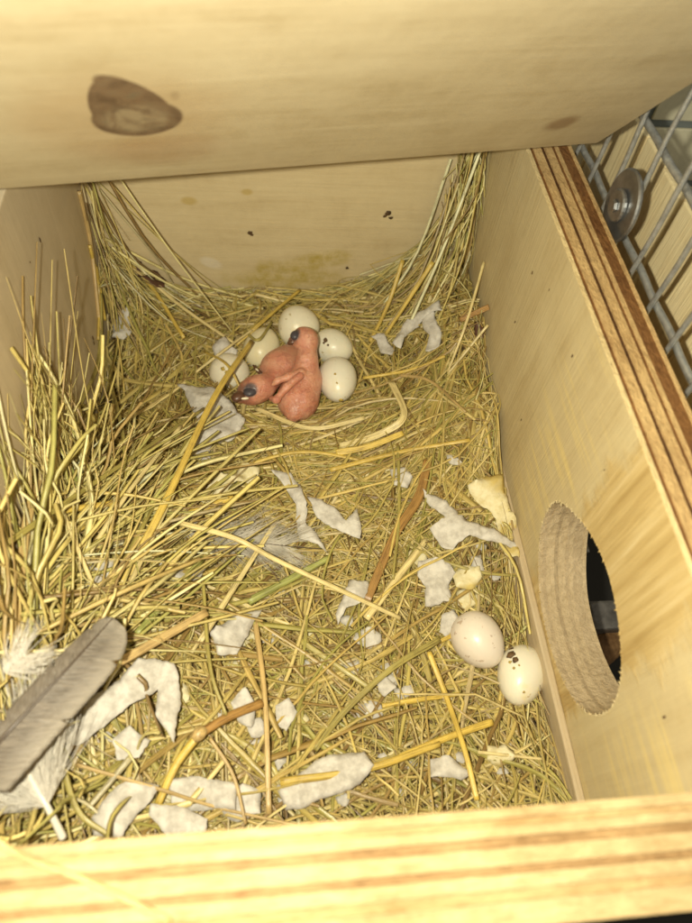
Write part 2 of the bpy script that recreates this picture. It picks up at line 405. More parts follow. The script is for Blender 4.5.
# washer and bolt
wr = root('washer_bolt', (1.125, -.487, .03), 'round steel washer with a bolt clamping the mesh to the right wall', 'washer')
WO = np.array((1.125, -.487, .03)); ring = []
def disc(xc, R, r, t, n=48, bev=.003, name='washer', m='steel', tilt=(0, 0)):
    prof = [(r, -t/2), (r, t/2), (R-bev, t/2), (R, t/2-bev), (R, -t/2+bev), (R-bev, -t/2)]
    V = []; F = []; P = len(prof)
    for k in range(n):
        a = 2*math.pi*k/n
        for rr, x in prof:
            y, z = rr*math.cos(a), rr*math.sin(a)
            V.append(WO+np.array([xc+x+tilt[0]*y+tilt[1]*z, y, z]))
    for k in range(n):
        for j in range(P):
            F.append([k*P+j, k*P+(j+1) % P, ((k+1) % n)*P+(j+1) % P, ((k+1) % n)*P+j])
    return mesh_obj(name, V, F, M[m], wr, WO, smooth=False)
disc(.0, .066, .012, .009, name='washer', tilt=(.05, .05))
disc(-.009, .031, .0001, .010, name='bolt_head', n=24)
disc(-.016, .012, .0001, .008, name='bolt_tip', n=6)
# upright pale boards behind the mesh
boards = root('slatted_screen', (1.30, -.5, -.72), 'pale upright wooden boards side by side behind the wire mesh', 'screen')
for k in range(12):
    y1 = .37-.112*k; V, F = box(1.29+.006*(k % 2), 1.32, y1-.106, y1, -.72, -.005, .004)
    o = mesh_obj('board', V, F, M['rail'], boards, (1.30, -.5, -.72), smooth=False)
tw = root('tiled_wall', (1.9, .39, -1.3), 'cream tiled wall with blue grey joints far behind the mesh', 'wall')
TO = (1.9, .39, -1.3)
V, F = box(1.35, 3.2, .395, .45, -1.3, .8); mesh_obj('grout_backing', V, F, M['grout'], tw, TO, smooth=False)
for i in range(7):
    for j in range(9):
        x0 = 1.36+i*.28; z0 = -1.28+j*.20
        V, F = box(x0, x0+.26, .383, .3945, z0, z0+.175, .004); mesh_obj('tile', V, F, M['tile'], tw, TO, smooth=False)
# perch and block outside the hole
pr = hit(605, 668, 0, 1.34)
a = np.array([1.20, pr[1]-.03, pr[2]]); b_ = np.array([1.6, pr[1]+.20, pr[2]-.02])
V, F, _ = tube(catmull([a, (a+b_)/2+np.array([0, .01, .01]), b_], 14), .052, 14); tag(mesh_obj('wooden_perch', V, F, M['perch'], None, a, True), 'brown wooden perch seen in the dark through the round entrance hole', 'perch')
q = hit(610, 625, 0, 1.36); V, F = box(q[0]-.06, q[0]+.10, q[1]-.02, q[1]+.06, q[2]-.05, q[2]+.03, .008)
tag(mesh_obj('grey_block', V, F, simple('grey_metal', (.16, .15, .14), .4, .5, .004, nscale=25, var=.5), None, (q[0], q[1], q[2]-.05), False), 'small grey metal block above the perch outside the entrance hole', 'block')
fl = mesh_obj('cage_floor', [(-6, -6, -1.6), (7, -6, -1.6), (7, 6, -1.6), (-6, 6, -1.6)], [[0, 1, 2, 3]], M['darkfloor'], None, (0, 0, -1.6), False); fl['kind'] = 'structure'
grid_r = root('cage_grid', (.7, -1.75, -.3), 'thin shiny cage wires below the front edge at the lower right corner', 'wire grid')
for k in range(9):
    x = .42+.065*k; P = np.linspace((x, -1.62, -.35), (x-.005, -1.62, .02), 12); V, F, _ = tube(P, .0045, 6, up=(0, 1, 0)); mesh_obj('wire', V, F, M['wire'], grid_r, (.7, -1.75, -.3))
P = np.linspace((.36, -1.63, -.05), (1.0, -1.63, -.05), 10); V, F, _ = tube(P, .0045, 6); mesh_obj('wire', V, F, M['wire'], grid_r, (.7, -1.75, -.3))
#@@HAY

# ------------------------------------------------------------------ hay surface
HC = [(0, 0, -.44), (.04, 0, -.53), (.1, 0, -.60), (.17, 0, -.645), (.256, 0, -.665), (.555, 0, -.655), (.796, 0, -.615), (.86, 0, -.57), (.91, 0, -.49), (.95, 0, -.40), (.99, 0, -.27), (.96, -.06, -.42),
      (1, -.1, -.42), (1, -.32, -.40), (1, -.58, -.46), (1, -.81, -.53), (1, -1.07, -.585), (1, -1.24, -.585), (1, -1.45, -.57),
      (0, -.15, -.70), (0, -.35, -.74), (.12, -.3, -.68), (.05, -.55, -.60), (0, -.70, -.50), (0, -.9, -.40), (0, -1.15, -.36), (0, -1.45, -.42),
      (.15, -.8, -.50), (.15, -1.1, -.47), (.15, -1.42, -.50), (.32, -.9, -.56), (.3, -1.2, -.54), (.35, -1.43, -.56),
      (.5, -.35, -.635), (.62, -.35, -.635), (.4, -.35, -.63), (.5, -.22, -.64), (.35, -.2, -.64), (.7, -.3, -.63), (.5, -.5, -.615), (.25, -.35, -.64),
      (.8, -.35, -.57), (.75, -.15, -.60), (.5, -.64, -.575), (.3, -.62, -.585), (.7, -.62, -.575), (.85, -.6, -.53), (.5, -.85, -.58), (.75, -.85, -.585),
      (.5, -1.05, -.60), (.8, -1.05, -.60), (.6, -1.25, -.60), (.85, -1.2, -.62), (.95, -1.2, -.61), (.6, -1.43, -.57), (.85, -1.43, -.58)]
GX, GY = 61, 91; gx = np.linspace(-.02, 1.02, GX); gy = np.linspace(-1.50, .02, GY)
XX, YY = np.meshgrid(gx, gy, indexing='ij'); hc = np.array(HC)
D2 = (XX[..., None]-hc[:, 0])**2+(YY[..., None]-hc[:, 1])**2
Wt = 1/(D2+.0012)**1.6; HG = (Wt*hc[:, 2]).sum(-1)/Wt.sum(-1)
for _ in range(6):
    HG[1:-1, 1:-1] = (HG[1:-1, 1:-1]*4+HG[:-2, 1:-1]+HG[2:, 1:-1]+HG[1:-1, :-2]+HG[1:-1, 2:])/8
def H(x, y):
    fx = np.clip((np.asarray(x, float)-gx[0])/(gx[1]-gx[0]), 0, GX-1.001); fy = np.clip((np.asarray(y, float)-gy[0])/(gy[1]-gy[0]), 0, GY-1.001)
    i = fx.astype(int); j = fy.astype(int); a = fx-i; b = fy-j
    return HG[i, j]*(1-a)*(1-b)+HG[i+1, j]*a*(1-b)+HG[i, j+1]*(1-a)*b+HG[i+1, j+1]*a*b
def S(u, v, off=0.):
    """point of the hay surface (raised by off) seen along a surveyed ray"""
    d = ray(u, v); lo_, hi_ = .3, 3.2
    t = .3
    for k in range(600):
        X = CAM+d*t
        if X[2] <= float(H(X[0], X[1]))+off or X[2] < -.8: break
        t += .004
    X = CAM+d*(t-.002); X[0] = min(max(X[0], .004), .996); X[1] = min(max(X[1], -1.462), -.005); return X

def straw_mat(name, stops, rough=.38, island=True, fibre=1.0):
    m, nt, b = mat(name)
    uvn = nt.nodes.new('ShaderNodeUVMap'); uvn.uv_map = 'UVMap'
    mp = N(nt, 'ShaderNodeMapping'); mp.inputs['Scale'].default_value = (2.2, 14, 1); nt.links.new(uvn.outputs[0], mp.inputs[0])
    geo = nt.nodes.new('ShaderNodeNewGeometry')
    ad = N(nt, 'ShaderNodeVectorMath', operation='ADD'); nt.links.new(mp.outputs[0], ad.inputs[0])
    cm = nt.nodes.new('ShaderNodeCombineXYZ')
    src = geo.outputs['Random Per Island'] if island else nt.nodes.new('ShaderNodeObjectInfo').outputs['Random']
    nt.links.new(math_(nt, 'MULTIPLY', src, 57.), cm.inputs[2]); nt.links.new(math_(nt, 'MULTIPLY', src, 31.), cm.inputs[0]); nt.links.new(cm.outputs[0], ad.inputs[1])
    fb = noise_(nt, ad.outputs[0], 1.6, 3, .6)
    c = ramp(nt, src, stops)
    patch = noise_(nt, coords(nt), 28, 3, .6)
    f = math_(nt, 'ADD', math_(nt, 'MULTIPLY', fb, .7), math_(nt, 'MULTIPLY', patch, .3))
    k = ramp(nt, f, [(.34, (.38, .32, .26)), (.50, (1, 1, 1)), (.70, (1.32, 1.30, 1.26))])
    col = mixc(nt, 1.0, c, k, 'MULTIPLY')
    nt.links.new(col, b.inputs['Base Color'])
    b.inputs['Roughness'].default_value = rough; b.inputs['Specular IOR Level'].default_value = .6
    b.inputs['Coat Weight'].default_value = .12; b.inputs['Coat Roughness'].default_value = .25
    bump(nt, b, fb, .0022, .55*fibre)
    return m
HAYST = [(0, (.18, .11, .035)), (.10, (.34, .22, .06)), (.22, (.60, .45, .14)), (.36, (.42, .33, .085)), (.50, (.74, .60, .25)), (.62, (.50, .39, .11)), (.76, (.34, .31, .075)),
         (.86, (.70, .53, .15)), (.93, (.26, .16, .05)), (1, (.80, .68, .36))]
def _ds(c):
    g = sum(c)/3; return tuple(q*.97+g*.03 for q in c)
HAYST = [(p, _ds(c)) for p, c in HAYST]
M['hay'] = straw_mat('dry_hay', HAYST, .30)
M['hay_pale'] = straw_mat('pale_hay', [(p, tuple(min(.88, q*f) for q, f in zip(c, (1.28, 1.34, 1.55)))) for p, c in HAYST], .32)

def hay_batch(C0, TH_, L, Wd, FL, off0, off1, curv, K=7, sides=4, dz=None, zend=None, arch=None, z0=None):
    """vectorised straws lying on the hay surface; returns V,F,UV arrays"""
    n = len(C0); t = np.linspace(-.5, .5, K)[None, :]
    ang = TH_[:, None]+curv[:, None]*t*2
    kp = rng.uniform(-.35, .35, n)[:, None]; ka = np.where(rng.random(n) < .38, rng.normal(0, .45, n), 0)[:, None]
    ang = ang+ka*(t > kp)+rng.normal(0, .05, (n, K))
    dx = np.cos(ang)*L[:, None]/(K-1); dy = np.sin(ang)*L[:, None]/(K-1)
    x = np.cumsum(dx, 1); y = np.cumsum(dy, 1); x += C0[:, :1]-x.mean(1, keepdims=True); y += C0[:, 1:2]-y.mean(1, keepdims=True)
    ok = (x.min(1) > -.03) & (x.max(1) < 1.02) & (y.min(1) > -1.495) & (y.max(1) < .025)
    x = np.clip(x, .004, .984+.012*(y > -.6)); y = np.clip(y, -1.464, -.004)
    hh = H(x, y)
    flatz = hh.mean(1, keepdims=True); lin = hh[:, :1]+(hh[:, -1:]-hh[:, :1])*(t+.5)
    z = np.maximum(hh, lin*.55+hh*.45)+off0[:, None]+(off1-off0)[:, None]*(t+.5)
    if arch is not None: z += arch[:, None]*(1-4*t*t)
    P = np.stack([x, y, z], -1)[ok]; Wd = Wd[ok]; FL = FL[ok]; n = len(P)
    T = np.gradient(P, axis=1); T /= np.linalg.norm(T, axis=2, keepdims=True)+1e-9
    rl = rng.normal(0, .6, n)
    up = np.stack([np.sin(rl)*.8, np.sin(rl*1.7)*.5, np.cos(rl)], -1)[:, None, :]
    s = np.cross(T, np.broadcast_to(up, T.shape)); s /= np.linalg.norm(s, axis=2, keepdims=True)+1e-9; u = np.cross(s, T)
    taper = (1-.7*np.clip(t*2, 0, 1)**2*rng.random(n)[:, None]**.5)*(1+rng.normal(0, .10, (n, K)))
    V = []
    for k in range(sides):
        a = 2*math.pi*(k+.5)/sides
        V.append(P+(s*math.cos(a)*(Wd[:, None]*taper)[..., None]+u*math.sin(a)*(Wd[:, None]*FL[:, None]*taper)[..., None]))
    V = np.stack(V, 2)                       # n,K,sides,3
    idx = np.arange(n*K*sides).reshape(n, K, sides); a = idx[:, :-1]; b = idx[:, 1:]
    F = np.stack([a, np.roll(a, -1, 2), np.roll(b, -1, 2), b], -1).reshape(-1, 4)
    u0 = np.broadcast_to((t[:, :-1, None]+.5), (n, K-1, sides)); u1 = np.broadcast_to((t[:, 1:, None]+.5), (n, K-1, sides))
    v0 = np.broadcast_to(np.arange(sides)/sides, (n, K-1, sides)); v1 = v0+1/sides
    UVs = np.stack([np.stack([u0, v0], -1), np.stack([u0, v1], -1), np.stack([u1, v1], -1), np.stack([u1, v0], -1)], -2).reshape(-1, 2)
    return V.reshape(-1, 3), F, UVs
def stuff_mesh(name, batches, mat_, label=None, cat=None):
    V = []; F = []; UVs = []; b = 0
    for v, f, q in batches: V.append(v); F.append(f+b); UVs.append(q); b += len(v)
    V = np.concatenate(V)*U; F = np.concatenate(F); UVs = np.concatenate(UVs)
    me = bpy.data.meshes.new(name); me.vertices.add(len(V)); me.vertices.foreach_set('co', V.astype(np.float32).ravel())
    me.loops.add(F.size); me.loops.foreach_set('vertex_index', F.astype(np.int32).ravel())
    me.polygons.add(len(F)); me.polygons.foreach_set('loop_start', np.arange(0, F.size, 4, dtype=np.int32)); me.polygons.foreach_set('loop_total', np.full(len(F), 4, np.int32))
    me.polygons.foreach_set('use_smooth', np.ones(len(F), bool))
    uvl = me.uv_layers.new(name='UVMap'); uvl.data.foreach_set('uv', UVs.astype(np.float32).ravel())
    me.materials.append(mat_); me.update(calc_edges=True)
    o = bpy.data.objects.new(name, me); sc.collection.objects.link(o); o['kind'] = 'stuff'
    if label: tag(o, label, cat)
    return o
def orient(C, spread):
    """straws run round the nest hollow at the back, across in front of it, and anyhow further forward"""
    x, y = C[:, 0], C[:, 1]; n = len(C)
    tang = np.arctan2(y+.36, (x-.52)*1.1)+math.pi/2
    wn = np.exp(-(((x-.52)/.5)**2+((y+.42)/.36)**2))
    th = np.where(rng.random(n) < wn*.95, tang+rng.normal(0, .38, n), rng.random(n)*math.pi)
    lf = (x < .25) & (y < -.5) & (rng.random(n) < .7); th = np.where(lf, math.pi/2+rng.normal(0, .5, n)-.1, th)
    rf = (x > .88) & (rng.random(n) < .5); th = np.where(rf, math.pi/2+rng.normal(0, .35, n), th)
    return th
def layer(n, L0, L1, w0, w1, f0, f1, o0, o1, tilt, curv, K=7, region=None, sides=4):
    C = np.stack([rng.uniform(-.01, 1.0, n), rng.uniform(-1.48, .0, n)], -1)
    if region: C[:, 0] = rng.uniform(region[0], region[1], n); C[:, 1] = rng.uniform(region[2], region[3], n)
    L = rng.uniform(L0, L1, n); o = rng.uniform(o0, o1, n)
    return hay_batch(C, orient(C, 1), L, rng.uniform(w0, w1, n), rng.uniform(f0, f1, n), o-tilt*rng.uniform(-1, 1, n)*L, o+tilt*rng.uniform(-1, 1, n)*L, rng.normal(0, curv, n), K, sides)
# bedding underneath: one uneven sheet of compacted chaff, its colour darkened for gap shade
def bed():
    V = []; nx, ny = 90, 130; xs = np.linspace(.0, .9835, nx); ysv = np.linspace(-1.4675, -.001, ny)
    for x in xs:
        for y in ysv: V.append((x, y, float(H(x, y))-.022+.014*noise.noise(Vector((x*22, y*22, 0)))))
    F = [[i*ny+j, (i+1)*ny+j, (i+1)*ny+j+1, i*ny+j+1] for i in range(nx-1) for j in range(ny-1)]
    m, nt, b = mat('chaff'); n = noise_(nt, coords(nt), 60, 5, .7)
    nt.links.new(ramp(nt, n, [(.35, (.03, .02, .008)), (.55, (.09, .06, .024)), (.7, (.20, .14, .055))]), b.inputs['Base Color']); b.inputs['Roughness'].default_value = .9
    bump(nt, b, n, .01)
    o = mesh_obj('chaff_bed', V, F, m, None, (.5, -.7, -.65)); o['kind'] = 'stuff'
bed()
HAYLOW = [(p, tuple(q*f for q, f in zip(c, (.36, .30, .25)))) for p, c in HAYST]  # browner lower hay, darkened in colour to put shade between the straws
M['hay_low'] = straw_mat('brown_gap_shade_hay', HAYLOW, .6)
stuff_mesh('gap_shade_hay', [layer(6500, .05, .24, .0018, .0042, .25, .9, -.030, -.010, .05, .3)], M['hay_low'], 'older browner hay packed under the yellow hay, darkened to stand for shade in the gaps', 'hay')
B = []
B.append(layer(3100, .08, .34, .0014, .0038, .15, .8, -.016, .004, .08, .22, 8))
B.append(layer(520, .06, .30, .0045, .0095, .05, .16, -.012, .014, .08, .25, 10))
B.append(layer(1900, .10, .40, .0022, .0048, .12, .7, -.006, .016, .05, .18, 8))
B.append(layer(300, .14, .46, .0040, .0080, .08, .5, .000, .020, .04, .14, 9))
B.append(layer(480, .08, .38, .0012, .0042, .12, .6, .022, .040, .04, .25, 9, (.05, 1., -1.46, -.6)))
B.append(layer(2200, .02, .09, .0014, .0040, .2, .9, -.008, .014, .15, .2, 5))
B.append(layer(900, .08, .36, .0009, .0016, .8, 1., .0, .024, .08, .8, 10))
B.append(layer(1100, .12, .42, .0020, .0052, .12, .7, -.002, .018, .04, .40, 9, (.1, .95, -.78, -.50)))
B.append(layer(160, .12, .50, .0034, .0075, .10, .8, .005, .045, .06, .12, 9, (.0, .62, -1.46, -.62)))
stuff_mesh('hay_bedding', B, M['hay'], 'tangled mass of dry yellow hay covering the whole floor of the nest box', 'hay')

# straws propped against the walls
def stood(n, fx, w0, w1, K=9):
    V, F, UVs = [], [], []; b = 0
    for _ in range(n):
        p = fx(); P = catmull(p, K); wd = random.uniform(w0, w1)
        v, f, u_ = tube(P, np.linspace(wd, wd*random.uniform(.3, 1), K), 4, random.choice((.12, .2, .35, .7)), up=(random.gauss(0, .4), random.gauss(0, .4), 1) if random.random() < .5 else (1, .1, .2), cap=False, roll=random.gauss(0, .5))
        V += [tuple(q) for q in v]; F += [[i+b for i in q] for q in f]; UVs += u_; b = len(V)
    return np.array(V), np.array(F), np.array(UVs)
def left_heap():
    r = random.random()
    if r < .56:                         # long stalks leaning far up the left wall
        x0 = random.triangular(.01, .15, .03); y0 = random.uniform(-1.45, -.74); z0 = float(H(x0, y0))+random.uniform(-.03, .05)
        y1 = min(y0+random.triangular(-.25, .60, .30), -.52-.2*random.random()); x1 = max(.006, min(x0+random.gauss(-.04, .09), .20))
        top = random.triangular(-.44, -.09, -.28)-.10*max(0, (y1+.72)/.25)*random.random()
    else:
        x0 = random.triangular(.01, .30, .06); y0 = random.uniform(-1.44, -.66); z0 = float(H(min(x0, .9), y0))+random.uniform(-.03, .05)
        dy = random.uniform(-.35, .35); dx = random.gauss(-.02, .11)
        y1 = min(max(y0+dy, -1.44), -.46); x1 = min(max(x0+dx, .008+.02*random.random()), .4); top = float(H(x1, y1))+random.triangular(.0, .20, .03)
    a = np.array([x0, y0, z0]); c = np.array([x1, y1, max(top, float(H(x1, y1))-.01)]); m = (a+c)/2+np.array([random.gauss(0, .017), random.gauss(0, .017), random.uniform(-.01, .035)])
    m[0] = max(m[0], .008); m2 = (m+c)/2+np.array([random.gauss(0, .012), random.gauss(0, .012), random.gauss(0, .01)]); m2[0] = max(m2[0], .007)
    return [a, m, m2, c]
def left_cross():
    x0 = random.uniform(.01, .20); y0 = random.uniform(-1.18, -.80); dx = random.uniform(.02, .34); dy = random.uniform(-.05, .40)
    x1 = x0+dx; y1 = min(y0+dy, -.56); a = np.array([x0, y0, float(H(x0, y0))+random.uniform(.0, .08)]); c = np.array([x1, y1, float(H(x1, y1))+random.uniform(.02, .14)])
    return [a, (a+c)/2+np.array([random.gauss(0, .015), 0, random.uniform(0, .03)]), c]
def corner_left():
    z = random.triangular(-.62, -.40, -.5) if random.random() < .7 else random.uniform(-.4, 0.); k = random.random()
    a = np.array([.008+.05*random.random(), -.008-.05*random.random(), z]); b = np.array([.03+.42*random.random()**1.3, -.02-.2*random.random(), 0]); b[2] = float(H(b[0], b[1]))+random.uniform(.0, .03)
    if random.random() < .3: a, b = a, a+np.array([random.uniform(-.0, .15), -random.uniform(0, .2), -random.uniform(.05, .3)]); b[2] = max(b[2], float(H(b[0], b[1])))
    m = a*.5+b*.5+np.array([random.gauss(0, .015), random.gauss(0, .012), -.05*random.random()-.01]); m[0] = max(m[0], .006); m[1] = min(m[1], -.006); return [a, m, b]
def corner_right():
    z = random.triangular(-.50, .0, -.22)
    a = np.array([.990-.07*random.random()**2, -.006-.06*random.random(), z]); b = np.array([.74+.25*random.random(), -.01-.30*random.random(), 0]); b[2] = float(H(b[0], b[1]))+random.uniform(0, .03)
    if random.random() < .4: b = a+np.array([random.gauss(-.02, .04), -random.uniform(0, .15), -random.uniform(.08, .3)]); b[0] = min(b[0], .993); b[2] = max(b[2], float(H(b[0], b[1])))
    m = a*.5+b*.5+np.array([.05*random.random()+.005, random.gauss(0, .02), random.gauss(-.02, .03)]); m[0] = min(m[0], .992); m[1] = min(m[1], -.006); return [a, m, b]
def back_fringe():
    x = random.uniform(.03, .97) if random.random() < .55 else random.choice((random.uniform(.0, .2), random.uniform(.8, .99))); L = random.uniform(.06, .30); z = float(H(x, -.01))+random.uniform(-.005, .035)
    x2 = min(max(x+random.choice((-1, 1))*L, .01), .99); z2 = float(H(x2, -.05))+random.uniform(.0, .02)
    return [np.array([x, -.006, z]), np.array([(x+x2)/2, -.03, (z+z2)/2-.008]), np.array([x2, -.02-.1*random.random(), z2])]
def right_lean():
    y = random.uniform(-1.4, -.1); h = float(H(.96, y)); k = random.uniform(.02, .10); y2 = min(max(y+random.gauss(0, .16), -1.45), -.02)
    return [np.array([.90+.06*random.random(), y, h]), np.array([.965, (y+y2)/2, h+k*.5]), np.array([.981, y2, float(H(.97, y2))+k*.6])]
def left_tall():
    x0 = random.triangular(.01, .12, .03); y0 = random.uniform(-1.05, -.70); z0 = float(H(x0, y0))
    y1 = random.uniform(-.90, -.45); x1 = random.uniform(.006, .09); t = random.uniform(-.30, -.02)
    return [np.array([x0, y0, z0]), np.array([max((x0+x1)/2-.01, .006), (y0+y1)/2+random.gauss(0, .02), (z0+t)/2-.02]), np.array([x1, y1, t])]
B2 = [stood(34, left_tall, .0016, .0040), stood(250, left_heap, .0016, .0056), stood(34, left_heap, .0050, .0095), stood(190, left_cross, .0014, .0062), stood(80, corner_left, .0014, .0044), stood(190, corner_right, .0015, .0052), stood(260, back_fringe, .0016, .004), stood(120, right_lean, .0016, .004)]
stuff_mesh('wall_hay', B2, M['hay_pale'], 'loose hay standing against the side walls and in the back corners', 'hay')
#@@REST

# ------------------------------------------------------------------ single straws one can pick out
def one_col(c): return [(0, tuple(q*.93 for q in c)), (1, tuple(min(q*1.07, 1) for q in c))]
SC = {'yellow': (.66, .48, .10), 'pale': (.70, .58, .27), 'olive': (.38, .32, .09), 'green': (.36, .38, .11), 'brown': (.34, .19, .055), 'tan': (.52, .37, .15), 'grey': (.38, .33, .18), 'gold': (.58, .42, .09)}
SM = {k: straw_mat('straw_'+k, one_col(v), .36, False) for k, v in SC.items()}
def dist_at(X): return -float((RM.T @ (np.asarray(X)-CAM))[2])
def straw(label, col, wpx, flat, off, pts, name='hay_stalk', node=None, taper=.85, group='single straws lying on top of the hay'):
    offs = [q+.012 for q in (off if isinstance(off, (list, tuple)) else [off]*len(pts))]
    P = [S(u, v, o) for (u, v), o in zip(pts, offs)]
    path = catmull(P, 8+6*len(P)); r = np.array([wpx*.5*dist_at(q)/667 for q in path])
    r = r.mean()*np.linspace(1, taper, len(path))*(1+.04*np.sin(np.linspace(0, 9, len(path))+wpx))
    org = np.array([path[:, 0].mean(), path[:, 1].mean(), path[:, 2].min()])
    up = (.1, -.35, 1)
    V, F, UVs = tube(path, r, 8, flat, up=up, roll=random.uniform(-.5, .5), shape=(.25 if flat < .4 else None))
    o = mesh_obj(name, V, F, SM[col], None, org, True, uv=UVs)
    tag(o, label, 'straw', group)
    if node is not None:
        c = path[int(node*(len(path)-1))]; t = path[int(node*(len(path)-1))+1]-c; t /= np.linalg.norm(t); rr = r.mean()
        k = tube([c+t*rr*s for s in (-1.1, -.5, 0, .5, 1.1)], [rr*1.0, rr*1.22, rr*1.3, rr*1.2, rr*1.0], 10)
        mesh_obj('node', k[0], k[1], SM['tan'], o, org, uv=k[2])
    return o
